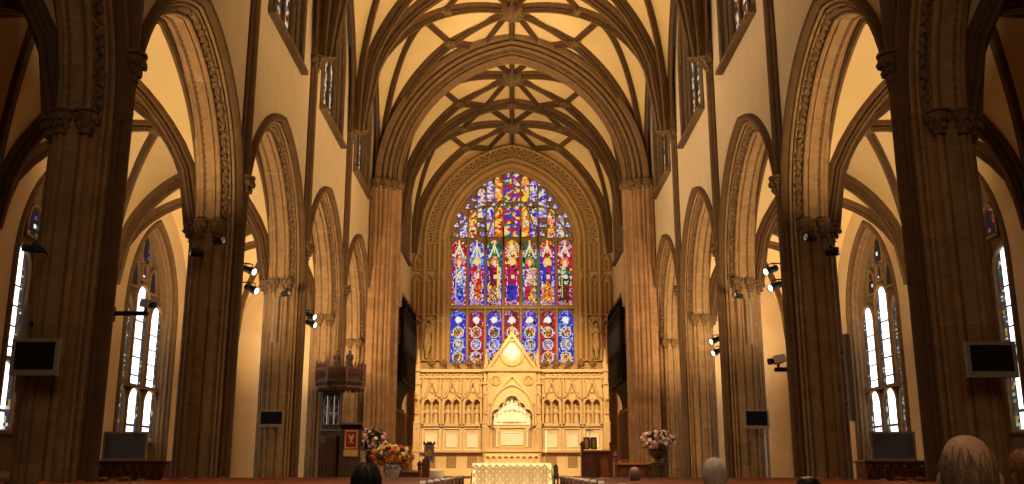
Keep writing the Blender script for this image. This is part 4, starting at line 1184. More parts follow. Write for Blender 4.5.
for px, py, Y, s, lb in ((219, 241, 3.33*W-.3, 1, 'black floodlight under the leaf capital of the second left pier'), (197, 253, 3.33*W-.3, -1, 'black floodlight on the aisle side shaft of the second left pier'),
    (286, 293.5, 4.42*W-.3, 1, 'black floodlight on a bent pipe on the third left pier'), (738, 295.5, 4.42*W-.3, -1, 'black floodlight on a bent pipe on the third right pier'),
    (810, 238, 3.33*W-.3, -1, 'black floodlight under the leaf capital of the second right pier'), (832, 252, 3.33*W-.3, 1, 'black floodlight on the aisle side shaft of the second right pier'),
    (33, 249, 2.24*W-.3, -1, 'small black floodlight on the aisle side of the nearest left pier')):
    c = UP(px, py, Y); o = spotlight(px, py, Y, s, lb, False, 'black floodlights on the piers', .26, .085 if px > 50 else .05, .05, c+Vector((0, .38, .02)))
    if px in (286, 738):
        mb = MB(); mb.tube([c+Vector((-s*.30, .25, -.02)), c+Vector((-s*.36, .28, -.1)), c+Vector((-s*.36, .28, -1.25))], .03, 8); mb.build('pipe', M['bezel'], o)
def cctv(px, py, Y, s, label, arm):
    c = UP(px, py, Y); root = thing('camera_on_bracket', c, label, 'camera', 'cameras on the piers')
    k = px2m(1, c); ax = Vector((s, -.25, -.2)).normalized()
    mb = MB(); R = Vector((1,0,0)).rotation_difference(ax).to_matrix(); mb.cbox(c, 11*k, 7*k, 7*k, R, .012); mb.cbox(c+R @ Vector((0,0,4*k)), 12.5*k, 8*k, 1*k, R); mb.build('body', M['white'], root)
    mb = MB(); mb.lathe(c+ax*5.4*k, [(2.6*k,0), (3.0*k,2*k), (3.4*k,4*k), (3.4*k,5*k), (2.2*k,4.7*k)], 14, axis=ax); mb.build('lens', M['black'], root, smooth=40)
    mb = MB(); mb.tube([c+Vector((0,0,-3*k)), c+Vector((0,0,-8*k))], 1.4*k, 8); mb.cbox(c+Vector(((arm[0]+arm[1])*.5*k, 0, -9.5*k)), abs(arm[1]-arm[0])*k, 5*k, 4.2*k, None, .01)
    mb.cbox(c+Vector((arm[0]*k, .05, -9.5*k)), 2.5*k, 7*k, 15*k, None, .01); mb.build('bracket_arm', M['black'], root); return root
cctv(146, 304, 2.55*W, 1, 'grey camera on a long bracket arm beside the first left aisle window', (-33, 3))
cctv(778, 360, 3.57*W, -1, 'small white camera on a dark bracket by the second right pier', (11, -4))
def column_speaker(p0, p1, wpx, Y, s, label):
    a = UP(*p0, Y); b = UP(*p1, Y); c = Vector(((a.x+b.x)/2, Y, (a.z+b.z)/2)); w = px2m(wpx, c); h = abs(a.z-b.z)
    root = thing('column_loudspeaker', c, label, 'loudspeaker', 'column loudspeakers on the piers')
    mb = MB(); mb.cbox(c, w, w*1.1, h, None, w*.15); mb.build('cabinet', M['bezel'], root)
    mb = MB(); mb.cbox(c+Vector((0,-w*.54,0)), w*.8, .02, h*.94); mb.build('grille', M['bezel'], root)
    mb = MB()
    for q in (-.3, .3): mb.tube([c+Vector((0, w*.5, q*h)), c+Vector((-s*.02, w*.5+.16, q*h))], .025, 6)
    mb.build('bracket', M['black'], root)
column_speaker((849, 334), (849.5, 421), 6, 3.3*W-.15, 1, 'slim grey column loudspeaker on the second right pier')
column_speaker((25, 305), (21, 393), 5, 2.2*W+.3, -1, 'slim dark column loudspeaker behind the far left monitor')

# ------------------------------------------------------------------ pulpit
def ngon(cx, cy, r, n=8, ph=pi/8): return [(cx+r*cos(2*pi*i/n+ph), cy+r*sin(2*pi*i/n+ph)) for i in range(n)]
def pulpit():
    Y = 5.42*W; c = UP(341, 378, Y); cx = c.x; k = px2m(1, c); o_ = M['oak']
    zt = lambda y: UP(341, y, Y).z
    root = thing('pulpit', (cx, Y, 0), 'dark carved oak pulpit with a wide tracery canopy on the left', 'pulpit')
    R = 25*k
    mb = MB(); mb.prism(ngon(cx, Y, R), zt(388), zt(383.5), .90, 1.0, (cx, Y)); mb.prism(ngon(cx, Y, R), zt(383.5), zt(381), 1.03, 1.03, (cx, Y)); mb.prism(ngon(cx, Y, R), zt(381), zt(371), .97, .97, (cx, Y)); mb.prism(ngon(cx, Y, R), zt(371), zt(369), 1.02, 1.02, (cx, Y))
    can = mb.build('canopy', o_, root)
    pts = ngon(cx, Y, R*1.0)
    for i in range(8):       # pierced cresting and pendant fringe, face by face
        a = Vector((*pts[i], 0)); b = Vector((*pts[(i+1) % 8], 0)); F = lambda q, z, n, a=a, b=b: (a.lerp(b, q)+Vector((a.x+b.x-2*cx, a.y+b.y-2*Y, 0)).normalized()*n+Vector((0,0,z)))
        mb = MB()
        for j in range(5):
            ln = [((j+.5+.42*t)/5, zt(370)+.16*(1-abs(t))) for t in (-1,-.5,0,.5,1)]
            band(mb, F, ln, .01, .012, -.02, .02, False)
            mb.blob(F((j+.5)/5, zt(370)+.17, 0), (.022,.022,.035), 6, 4, .2)
            ln = [((j+.5+.40*cos(q)), 0) for q in ()]
            if j == 0: bar(mb, F, .0, 1.0, zt(370)-.03, zt(370)+.03, -.06, .02); bar(mb, F, .0, 1.0, zt(388)-.02, zt(388)+.03, -.10, .0); bar(mb, F, .0, .03, zt(388), zt(370), -.06, .0)
            ring = [((j+.5)/5+.07*cos(2*pi*q/10), zt(376)+.09*sin(2*pi*q/10)) for q in range(10)]
            band(mb, F, ring, .012, .012, -.04, .018)
            mb.lathe(F((j+.5)/5, zt(388)-.12, -.06), [(.004,0), (.03,.05), (.045,.12)], 6)
        mb.build('cresting', M['mahog'], can)
    for i in (3, 4, 5, 6, 7):
        mb = MB(); p = Vector((*pts[i], zt(369))); mb.lathe(p, [(.04,-.45), (.05,0), (.05,.02), (.03,.06), (.035,.12), (.006,.32)], 8); mb.build('pinnacle', M['mahog'], can, smooth=40)
    for q, yb in ((337, 369), (349.5, 371)):
        mb = MB(); robed(mb, (UP(q, 368, Y-.1).x, Y-.1, zt(370)), .62, 10); mb.build('carved_angel', o_, can, smooth=60)
    # back board with pale tracery
    bx = UP(331, 410, Y+.25).x; F = lambda q, z, n: Vector((bx+q, Y+.30-n, z)); w = 22*k
    mb = MB(); bar(mb, F, -w/2, w/2, 0, zt(387), -.06, 0); mb.build('back_board', o_, root)
    mb = MB()
    for j in range(3):
        a = -w*.36+w*.24*j; ln = lancet(a+.015, a+w*.24-.015, zt(424), zt(401), .16, 6); band(mb, F, ln, .02, .012, 0, .05, True, .008)
        mb.blob(F(a+w*.12, zt(413), .02), (.045,.03,.06), 8, 5, .2); band(mb, F, [(a+.03, zt(411)), (a+w*.12, zt(405)), (a+w*.24-.03, zt(411)), (a+w*.12, zt(417))], .012, .01, 0, .04)
    band(mb, F, [(-w*.43, zt(430)), (-w*.43, zt(389)), (w*.43, zt(389)), (w*.43, zt(430))], .02, .02, 0, .05)
    for q in (-1, 1): mb.tube([F(q*w*.16, zt(424), .05), F(q*w*.16, zt(395), .05)], .03, 8)
    mb.build('back_tracery', M['chrome'], root, smooth=30)
    # drum on a stem
    px_ = UP(333, 455, Y-.1).x; dr = 13*k
    mb = MB(); mb.prism(ngon(px_, Y-.25, dr), zt(466)-.5, zt(466)-.42, .75, .95, (px_, Y-.25)); mb.prism(ngon(px_, Y-.25, dr), zt(466)-.42, zt(440), .95, .97, (px_, Y-.25)); mb.prism(ngon(px_, Y-.25, dr), zt(440), zt(436.5), 1.06, 1.06, (px_, Y-.25))
    dm = mb.build('drum', o_, root)
    pts2 = ngon(px_, Y-.25, dr*.97)
    for i in range(8):
        a = Vector((*pts2[i], 0)); b = Vector((*pts2[(i+1) % 8], 0)); F2 = lambda q, z, n, a=a, b=b: (a.lerp(b, q)+Vector((a.x+b.x-2*px_, a.y+b.y-2*(Y-.25), 0)).normalized()*n+Vector((0,0,z)))
        mb = MB()
        for j in range(2): band(mb, F2, [(.08+.44*j, zt(466)-.3), (.08+.44*j, zt(448)), (.10+.44*j, zt(445)), (.28+.44*j, zt(443)), (.46+.44*j, zt(445)), (.48+.44*j, zt(448)), (.48+.44*j, zt(466)-.3)], .02, .01, 0, .03)
        mb.build('drum_panel', M['mahog'], dm)
    mb = MB(); mb.lathe((px_, Y-.25, 0), [(.5,0), (.5,.12), (.22,.3), (.2,.5), (.42,zt(466)-.48)], 8); mb.build('stem', o_, root)
    # reading desk
    qx = UP(351, 440, Y-.6).x
    mb = MB(); mb.prism([(qx-.32, Y-.75), (qx+.32, Y-.75), (qx+.32, Y-.30), (qx-.32, Y-.30)], 0, zt(430)); 
    mb.cbox((qx, Y-.55, zt(427.5)), .72, .55, .07, Matrix.Rotation(radians(-18), 3, 'X'), .01); mb.build('reading_desk', o_, root)
    return Y, k, zt
PY, PK_, pzt = pulpit()
def banner(name, px0, px1, py0, py1, Y, cloth, emb, label, fringe=True):
    a = UP(px0, py0, Y); b = UP(px1, py1, Y); cx = (a.x+b.x)/2; w = b.x-a.x; z1, z0 = a.z, UP(px0, py1, Y).z
    root = thing(name, (cx, Y, z1), label, 'banner')
    vs = []; n = 14; m = 10
    for j in range(m+1):
        for i in range(n+1): vs.append((cx-w/2+w*i/n, Y-.012*sin(i*1.1)*j/m, z1+(z0-z1)*j/m))
    mb = MB(); mb.add(vs, [(j*(n+1)+i, j*(n+1)+i+1, (j+1)*(n+1)+i+1, (j+1)*(n+1)+i) for j in range(m) for i in range(n)]); o = mb.build('cloth', cloth, root, smooth=60)
    sd = o.modifiers.new('thick', 'SOLIDIFY'); sd.thickness = .012
    F = lambda q, z, nn: Vector((cx+q, Y-.022-nn, z)); h = z1-z0
    mb = MB(); band(mb, F, [(-w*.40, z0+h*.10), (-w*.40, z1-h*.07), (w*.40, z1-h*.07), (w*.40, z0+h*.10)], w*.035, w*.035, -.01, .004); mb.build('gold_border', M['gold'], root)
    return root, F, cx, w, z0, z1, h
root, F, cx, w, z0, z1, h = banner('pulpit_banner', 344.5, 358, 429.5, 450, PY-.80, M['red'], None, 'crimson banner with gold fringe and emblem hung on the pulpit desk')
mb = MB()     # emblem: a bird like form with spread wings over a stem
mz = z0+h*.55
for sg in (-1, 1):
    band(mb, F, [(0, mz-h*.12), (sg*w*.10, mz+h*.02), (sg*w*.20, mz+h*.20)], .014, .014, 0, .008, False); band(mb, F, [(0, mz-h*.05), (sg*w*.09, mz+h*.10), (sg*w*.12, mz+h*.22)], .012, .012, 0, .008, False)
    band(mb, F, [(0, mz-h*.12), (sg*w*.12, mz-h*.22)], .014, .014, 0, .008, False)
mb.blob(F(0, mz, .004), (w*.07, .01, h*.14), 8, 5); mb.build('emblem', M['gold'], root)
mb = MB()
for i in range(16): mb.tube([F(-w/2+w*(i+.5)/16, z0+.01, -.015), F(-w/2+w*(i+.5)/16, z0-.19, -.012)], [.022,.016], 6)
mb.build('fringe', M['gold'], root)
BY = 7.3*W
root, F, cx, w, z0, z1, h = banner('hanging_banner', 424.3, 434, 444, 463, BY, M['blue'], None, 'blue hanging banner with a round pale crest left of the altar')
mb = MB(); mz = z0+h*.52; mb.lathe(F(0, mz, 0), [(w*.33,0), (w*.33,.006), (w*.27,.012), (w*.24,.008), (.01,.012)], 20, axis=(0,-1,0)); mb.build('round_crest', M['gold'], root)
mb = MB(); bar(mb, F, -w*.45, w*.45, z0+h*.02, z0+h*.12, 0, .006); mb.build('pale_strip', M['linen'], root)
mb = MB(); mb.tube([F(-w*.6, z1, .0), F(w*.6, z1, .0)], .03, 8)
for q in (-.5, -.17, .17, .5): mb.blob(F(q*w, z1+.05, 0), .05, 8, 5, .1)
mb.tube([(cx, BY+.05, SD), (cx, BY+.05, z1+.1)], .03, 8); mb.lathe((cx, BY+.05, SD), [(.25,0), (.25,.03), (.05,.08), (.03,.12)], 12); mb.build('banner_pole', M['oak'], root, smooth=40)

# ------------------------------------------------------------------ flowers
BL = {}
def blossom_mesh(key, col, col2):
    if key in BL: return BL[key]
    mb = MB()
    for ring, (r, n, tl) in enumerate(((.55, 6, .2), (.34, 5, .5), (.12, 3, .8))):
        for i in range(n):
            a = 2*pi*i/n+ring*.5; mb.blob((r*cos(a), r*sin(a), tl*.5), (.34, .34, .16), 6, 4, .1, Matrix.Rotation(a, 3, 'Z') @ Matrix.Rotation(-.5-.4*ring, 3, 'Y'))
    o = mb.build('blossom', pmat('petal_'+key, col, col2, 10, .6, .05), smooth=60); BL[key] = o.data
    bpy.data.objects.remove(o); return BL[key]
M['leaf'] = pmat('leaf_green', (.05,.09,.025), (.03,.055,.015), 9, .5, .1)
def bouquet(px, py, wpx, hpx, Y, kinds, vase, label, nb=60, vh=None, vr=None, stand=0.0):
    c = UP(px, py, Y); k = px2m(1, c); rx, rz = wpx/2*k, hpx/2*k; ry = rx*.7
    zb = c.z-rz*.85; base = vh[0]
    root = thing('flower_arrangement', (c.x, Y, base), label, 'flowers')
    mb = MB(); H = zb-base; r = vr
    mb.lathe((c.x, Y, base), [(r*.7,0), (r*.75,H*.04), (r*.3,H*.12), (r*.28,H*.3), (r*.6,H*.45), (r*.95,H*.7), (r,H*.85), (r*.8,H*.92), (r*1.05,H), (r*.9,H)], 20); mb.build('urn', vase, root, smooth=50)
    rnd = random.Random(px)
    lf = MB()
    for i in range(70):
        th = rnd.uniform(0, 2*pi); ph = acos(rnd.uniform(-.75, 1)); q = rnd.uniform(.55, 1.0)
        p = c+Vector((rx*sin(ph)*cos(th)*q, ry*sin(ph)*sin(th)*q, rz*cos(ph)*q)); d = (p-c).normalized()
        R = Vector((0,0,1)).rotation_difference(d).to_matrix(); lf.blob(p, (.045,.02,.12), 5, 4, .1, R)
    for i in range(14):
        th = rnd.uniform(0, 2*pi); lf.tube([(c.x, Y, zb-.05), c+Vector((rx*.7*cos(th), ry*.7*sin(th), rz*rnd.uniform(-.3,.6)))], .012, 5)
    o = lf.build('leaves', M['leaf'], root, smooth=60)
    for i in range(nb):
        th = rnd.uniform(pi*.95, 2.05*pi) if rnd.random() < .8 else rnd.uniform(0, 2*pi); ph = acos(rnd.uniform(-.8, 1)); q = rnd.uniform(.88, 1.08)
        d = Vector((rx*sin(ph)*cos(th), ry*sin(ph)*sin(th), rz*cos(ph)))*q
        b = bpy.data.objects.new('blossom', BL[rnd.choice(kinds)]); C.objects.link(b); b.parent = root; b.location = c+d-root.location
        b.rotation_euler = Vector((0,0,1)).rotation_difference(d.normalized()).to_euler(); sc_ = rnd.uniform(.062, .095); b.scale = (sc_,)*3
    return root
for key, a, b in (('orange', (.62,.13,.025), (.45,.07,.015)), ('red', (.45,.035,.02), (.3,.02,.012)), ('yellow', (.75,.48,.08), (.6,.33,.05)), ('cream', (.80,.70,.45), (.7,.58,.32)),
                  ('pink', (.62,.30,.25), (.5,.2,.17)), ('white', (.78,.68,.58), (.66,.55,.46)), ('rose', (.45,.14,.13), (.33,.09,.08))): blossom_mesh(key, a, b)
FY = 5.35*W
bouquet(392.5, 456, 40, 21, FY-.9, ['orange','orange','red','yellow','cream','orange','yellow'], M['chrome'], 'round mound of orange and yellow flowers in a grey urn on the left', 95, (UP(392, 477, FY-.9).z-.35,), .26)
bouquet(373, 441, 26, 24, FY, ['pink','white','white','rose','pink'], M['oak'], 'loose pink and white bouquet behind the orange flowers', 60, (.9,), .22)
bouquet(657.5, 441, 32, 19, FY, ['pink','white','white','pink','white'], M['oak'], 'pink and white bouquet in a dark urn on the right', 70, (UP(657, 462, FY).z-.05,), .30)
def pedestal(cx, Y, h, label, r=.24):
    mb = MB(); mb.lathe((cx, Y, 0), [(r*1.3,0), (r*1.3,.08), (r,.14), (r*.6,.25), (r*.5,h*.5), (r*.62,h*.8), (r,h-.08), (r*1.2,h-.04), (r*1.2,h)], 8)
    o = mb.build('flower_stand', M['oak'], None, (cx, Y, 0)); return tag(o, label, 'stand', 'dark stands under the flowers')
pedestal(UP(392.5, 456, FY-.9).x, FY-.9, UP(392, 477, FY-.9).z-.35, 'dark low stand under the orange flower urn')
pedestal(UP(373, 441, FY).x, FY, .9, 'dark stand under the pink bouquet beside the pulpit')
pedestal(UP(657.5, 441, FY).x, FY, UP(657, 462, FY).z-.05, 'dark stand under the bouquet on the right')
# ------------------------------------------------------------------ organ cases and choir furniture
def organ_case(s):
    Y0, Y1, X = 7.5*W, 8.5*W, .872*W
    zt = lambda y: UP(405, y, 8.0*W).z
    sd = 'left' if s < 0 else 'right'
    root = thing('organ_case', (s*.92*W, 8.0*W, SD), 'tall dark carved organ case high on the %s chancel wall' % sd, 'organ')
    zb, z1 = zt(385), zt(318)
    xs = sorted((s*X, s*.975*W)); o_ = M['ebony']
    mb = MB(); mb.bx(xs[0], xs[1], Y0, Y1, zb, z1); mb.build('case', M['ebony'], root)
    mb = MB()     # coved underside
    for i in range(8):
        a0, a1 = pi/2*i/8, pi/2*(i+1)/8
        d0, d1 = (.975*W-X)*sin(a0), (.975*W-X)*sin(a1)
        z0_, z1_ = zb-1.0*(1-cos(a0))-.0, zb-1.0*(1-cos(a1))
        mb.add([(s*(X+d0), Y0, z0_), (s*(X+d1), Y0, z1_), (s*(X+d1), Y1, z1_), (s*(X+d0), Y1, z0_), (s*.975*W, Y0, z0_), (s*.975*W, Y0, z1_)], [(0,1,2,3),(0,4,5,1)])
    mb.build('coved_base', M['ebony'], root)
    def face(F, w, nm):
        n = max(2, int(w/.55)); 
        for i in range(n):
            a = -w/2+w*i/n; b = a+w/n; mb = MB()
            for za, zc in ((zb+.12, zb+(z1-zb)*.42), (zb+(z1-zb)*.48, z1-.15)):
                band(mb, F, lancet(a+.05, b-.05, za, zc-.3, .26, 6), .02, .02, 0, .06, True, .01)
            mb.build('tracery_panel', M['ebony'], root)
            mb = MB()
            for q in range(4):
                x = a+.09+(w/n-.18)*q/3; mb.tube([F(x, zb+(z1-zb)*.5, .02), F(x, z1-.5-.08*abs(q-1.5), .02)], .035, 8)
            mb.build('organ_pipe', M['black'], root, smooth=50)
        mb = MB(); bar(mb, F, -w/2-.05, w/2+.05, z1-.06, z1+.06, -.1, .09); bar(mb, F, -w/2-.05, w/2+.05, zb-.05, zb+.06, -.1, .08); bar(mb, F, -w/2, w/2, zb+(z1-zb)*.43, zb+(z1-zb)*.47, -.1, .07); mb.build('cornice', M['ebony'], root)
        for i in range(n+1):
            x = -w/2+w*i/n; mb = MB(); bar(mb, F, x-.05, x+.05, zb, z1+.15, -.05, .07); mb.lathe(F(x, z1+.12, .01), [(.07,0),(.05,.05),(.055,.15),(.03,.22),(.035,.3),(.004,.62)], 6)
            for q in range(3): mb.blob(F(x, z1+.32+.12*q, .01), (.06-.012*q,)*3, 6, 4, .3)
            mb.build('pinnacle', M['ebony'], root)
    face(lambda q, z, n: Vector((s*(X-n), 8.0*W+q, z)), Y1-Y0, 'side')
    wx = abs(.975*W-X); face(lambda q, z, n: Vector((s*(X+wx/2)+q, Y0-n, z)), wx, 'front')
    # dark screen below with pointed openings
    sc_ = thing('choir_screen', (s*.95*W, 8.0*W, SD), 'dark carved oak screen with pointed arches under the %s organ' % sd, 'screen')
    F = lambda q, z, n: Vector((s*(.955*W-n), 8.0*W+q, z)); mb = MB(); bar(mb, F, -.55*W, .55*W, SD, zb-1.0, -.08, 0); mb.build('backing', o_, sc_)
    for i in range(8):
        a = -.55*W+1.1*W*i/8; b = a+1.1*W/8
        for z0_, z2 in ((SD+.1, SD+1.1), (SD+1.25, zb-1.1)):
            mb = MB(); band(mb, F, lancet(a+.06, b-.06, z0_, z2-.35, .3, 6), .03, .03, 0, .09, True, .015)
            mb.blob(F((a+b)/2, z2-.12, .03), (.05,.06,.06), 6, 4, .3); mb.build('arched_panel', M['mahog'], sc_)
for s in (-1, 1): organ_case(s)

def stall(px0, px1, pyt, Y, base, label, deep=.5, ends=True):
    a = UP(px0, pyt, Y); b = UP(px1, pyt, Y); w = b.x-a.x; cx = (a.x+b.x)/2; zt = a.z
    root = thing('choir_stall', (cx, Y, base), label, 'choir stall', 'wooden choir stalls and desks')
    F = lambda q, z, n: Vector((cx+q, Y-deep/2-n, z))
    mb = MB(); mb.bx(cx-w/2, cx+w/2, Y-deep/2, Y+deep/2, base, zt-.05); mb.build('desk', M['mahog'], root)
    mb = MB(); mb.cbox((cx, Y-.04, zt-.02), w+.06, deep+.14, .05, Matrix.Rotation(radians(6), 3, 'X'), .012); mb.build('sloping_top', M['pew'], root)
    n = max(2, int(w/.42))
    for i in range(n):
        mb = MB(); q0 = -w/2+w*i/n+.04; q1 = -w/2+w*(i+1)/n-.04
        band(mb, F, lancet(q0, q1, base+.12, zt-.32, .18, 6), .015, .015, 0, .035, True, .008); mb.build('arched_panel', M['mahog'], root)
    if ends:
        for q in (-1, 1):
            mb = MB(); x = cx+q*w/2; mb.prism([(x-.05, Y-deep/2-.06), (x+.05, Y-deep/2-.06), (x+.05, Y+deep/2), (x-.05, Y+deep/2)], base, zt+.06)
            mb.lathe((x, Y-deep/2+.05, zt+.06), [(.05,0),(.08,.05),(.05,.1),(.09,.18),(.06,.26),(.01,.34)], 8, 4, .2); mb.build('bench_end', M['mahog'], root)
    return root
stall(582, 611, 450.5, 7.25*W, SD, 'dark wooden choir stall right of the altar under a small pale panel')
stall(615, 661, 463, 6.0*W, 0, 'reddish wooden desk front below the pink bouquet on the right')
stall(402, 420, 471, 6.9*W, SD, 'low reddish wooden desk behind the orange flowers on the left')
def high_chair(px0, px1, pyt, Y, base, label, mat):
    a = UP(px0, pyt, Y); b = UP(px1, pyt, Y); w = b.x-a.x; cx = (a.x+b.x)/2; h = a.z-base
    root = thing('high_backed_chair', (cx, Y, base), label, 'chair')
    mb = MB(); mb.cbox((cx, Y, base+.44), w, .5, .06, None, .01); mb.build('seat', mat, root)
    F = lambda q, z, n: Vector((cx+q, Y+.24-n, z)); mb = MB(); ln = lancet(-w/2+.02, w/2-.02, base+.46, base+h-.16, .16, 8)
    mb.add([F(q, z, n) for n in (0, .05) for q, z in ln], [tuple(range(len(ln))), tuple(reversed(range(len(ln), 2*len(ln))))]+[(i, (i+1) % len(ln), len(ln)+(i+1) % len(ln), len(ln)+i) for i in range(len(ln))])
    band(mb, F, ln, .02, .02, 0, .075, True, .01); mb.build('backrest', mat, root)
    for qx in (-1, 1):
        for qy in (-1, 1): mb = MB(); mb.cbox((cx+qx*(w/2-.04), Y+qy*.2, base+.21), .06, .06, .42); mb.build('leg', mat, root)
        mb = MB(); mb.tube([(cx+qx*(w/2-.03), Y-.2, base+.44), (cx+qx*(w/2-.03), Y-.2, base+.66), (cx+qx*(w/2-.03), Y+.22, base+.68)], .03, 8); mb.build('armrest', mat, root)
high_chair(421.5, 429.5, 458, 7.1*W, SD, 'dark brown high backed chair below the blue banner', M['mahog'])
high_chair(601, 609, 458, 6.85*W, SD, 'reddish high backed chair in front of the right choir stall', M['pew'])
high_chair(553.5, 558.5, 464.5, 7.6*W, SD, 'black upright chair at the right end of the altar', M['black'])
def credence():
    Y = 7.7*W; a = UP(429.5, 471, Y); b = UP(443, 471, Y); cx = (a.x+b.x)/2; w = b.x-a.x; zt = a.z
    root = thing('side_table', (cx, Y, SD), 'small side table under a plain white cloth left of the altar', 'table')
    mb = MB(); mb.cbox((cx, Y, zt-.03), w, .5, .05, None, .01); mb.build('top', M['oak'], root)
    for qx in (-1, 1):
        for qy in (-1, 1): mb = MB(); mb.cbox((cx+qx*(w/2-.06), Y+qy*.2, (SD+zt-.05)/2), .06, .06, zt-.05-SD); mb.build('leg', M['oak'], root)
    c = MB(); hw, hd, dr = w/2+.02, .27, min(.6, zt-SD-.06)
    ring = [(-hw,-hd),(0,-hd-.01),(hw,-hd),(hw+.01,0),(hw,hd),(0,hd+.01),(-hw,hd),(-hw-.01,0)]
    c.add([(cx+x, Y+y, zt) for x, y in ring]+[(cx+x*1.03, Y+y*1.06, zt-dr) for x, y in ring], [tuple(range(8))]+[(i, (i+1) % 8, 8+(i+1) % 8, 8+i) for i in range(8)])
    o = c.build('tablecloth', M['white'], None, (cx, Y, zt)); tag(o, 'plain white cloth over the small side table left of the altar', 'tablecloth')
    sd_ = o.modifiers.new('thick', 'SOLIDIFY'); sd_.thickness = .01; sd_.offset = 1
credence()
def icon():
    Y = 7.25*W; a = UP(583, 449, Y); b = UP(597, 449, Y); cx = (a.x+b.x)/2; w = b.x-a.x; z0 = UP(590, 449.5, Y).z+.03; z1 = UP(590, 438, Y).z
    root = thing('framed_panel', (cx, Y, z0), 'small framed pale panel standing on the right choir stall', 'panel')
    F = lambda q, z, n: Vector((cx+q, Y-.1-n, z)); mb = MB()
    for q0, q1 in ((-w/2, -w*.02), (w*.02, w/2)): band(mb, F, [(q0+.04, z0), (q0+.04, z1), (q1-.04, z1), (q1-.04, z0)], .03, .03, 0, .05, True, .01)
    mb.build('frame', M['mahog'], root)
    mb = MB(); bar(mb, F, -w/2+.04, w/2-.04, z0+.02, z1-.02, -.03, .01); mb.build('pale_panel', M['eastpanel'], root)
    mb = MB(); mb.tube([F(-w*.02, z1, 0), F(-w*.02, z1+.5, 0)], .02, 6); bar(mb, F, -w*.02-.14, -w*.02+.14, z1+.28, z1+.32, -.02, .02); mb.build('cross', M['chrome'], root)
icon()
def candle(px, py0, py1, Y, base, label):
    a = UP(px, py0, Y); b = UP(px, py1, Y); root = thing('tall_candle', (a.x, Y, base), label, 'candle')
    mb = MB(); mb.lathe((a.x, Y, base), [(.18,0), (.18,.03), (.04,.07), (.03,.3), (.045,.34), (.022,.4), (.022, b.z-base-.05), (.06, b.z-base), (.05, b.z-base+.03)], 12); mb.build('candlestick', M['brass'], root, smooth=40)
    mb = MB(); mb.lathe((a.x, Y, b.z), [(.028,0), (.028, a.z-b.z-.03), (.006, a.z-b.z)], 10); mb.build('candle_shaft', M['white'], root, smooth=40)
candle(546, 430, 452, 8.4*W, SD, 'tall thin white candle standing right of the altar')

# ------------------------------------------------------------------ pews
M['cap'] = pmat('painted_highlight_wood', (.92,.80,.68), (.86,.72,.6), 6, .3, .05, spec=.5)  # near-white colour holds the specular highlight of the pew end tops
def pew_proto(w, cap=0):
    root = bpy.data.objects.new('pew', None); C.objects.link(root)
    mb = MB(); mb.cbox((0, .26, .44), w-.12, .42, .05, None, .012); mb.build('seat', M['pew'], root)
    mb = MB(); mb.cbox((0, .0, .68), w-.12, .05, .62, Matrix.Rotation(radians(-5), 3, 'X')); n = max(3, int(w/.8))
    mb.build('backrest', M['pew'], root)
    mb = MB(); mb.cbox((0, -.025, 1.01), w-.10, .10, .06, None, .018); mb.build('top_rail', M['pew'], root)
    mb = MB(); mb.cbox((0, -.10, .80), w-.2, .14, .025); mb.cbox((0, -.165, .83), w-.2, .02, .08); mb.build('book_ledge', M['pew'], root)
    for q in (-1, 1):
        prof = [(-.10,0),(-.10,.62),(-.085,.8),(-.09,.98),(-.075,1.035),(-.03,1.06),(.02,1.05),(.05,1.01),(.055,.94),(.09,.72),(.2,.66),(.36,.64),(.44,.60),(.46,.54),(.46,0)]
        mb = MB(); x0 = q*w/2; vs = [(x0+dx, y, z) for dx in (-.04, .04) for y, z in prof]; k = len(prof)
        mb.add(vs, [tuple(range(k)), tuple(reversed(range(k, 2*k)))]+[(i, (i+1) % k, k+(i+1) % k, k+i) for i in range(k)])
        e = mb.build('bench_end', M['pew'], root)
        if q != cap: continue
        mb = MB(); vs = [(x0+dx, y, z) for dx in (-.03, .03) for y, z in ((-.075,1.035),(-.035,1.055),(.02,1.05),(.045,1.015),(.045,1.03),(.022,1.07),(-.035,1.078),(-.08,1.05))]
        mb.add(vs, [tuple(range(8)), tuple(reversed(range(8,16)))]+[(i, (i+1) % 8, 8+(i+1) % 8, 8+i) for i in range(8)]); mb.build('highlight_cap', M['cap'], e)  # cap added on the aisle end to carry the painted highlight
    return root
ROW0, ROWD = 2.35, .95
def row_y(k): return ROW0+ROWD*k
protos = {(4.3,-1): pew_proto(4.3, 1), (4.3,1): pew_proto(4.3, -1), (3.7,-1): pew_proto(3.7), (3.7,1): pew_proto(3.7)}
placed = []
def place_pew(w, x, k, label, group):
    p = protos[(w, 1 if x > 0 else -1)]
    o = p if p not in placed else copytree(p)
    placed.append(p if o is p else o)
    o.location = (x, row_y(k), 0); tag(o, label, 'pew', group)
for s in (-1, 1):
    sd = 'left' if s < 0 else 'right'
    for k in ([0] if s > 0 else [])+[4]+([6] if s > 0 else [])+list(range(8, 17)):
        place_pew(4.3, s*3.05, k, 'red brown wooden pew in the %s half of the nave' % sd, 'pews in the %s half of the nave' % sd)
    for k in range(8, 17):
        place_pew(3.7, s*8.75, k, 'red brown wooden pew in the %s aisle beyond the piers' % sd, 'pews in the %s aisle' % sd)

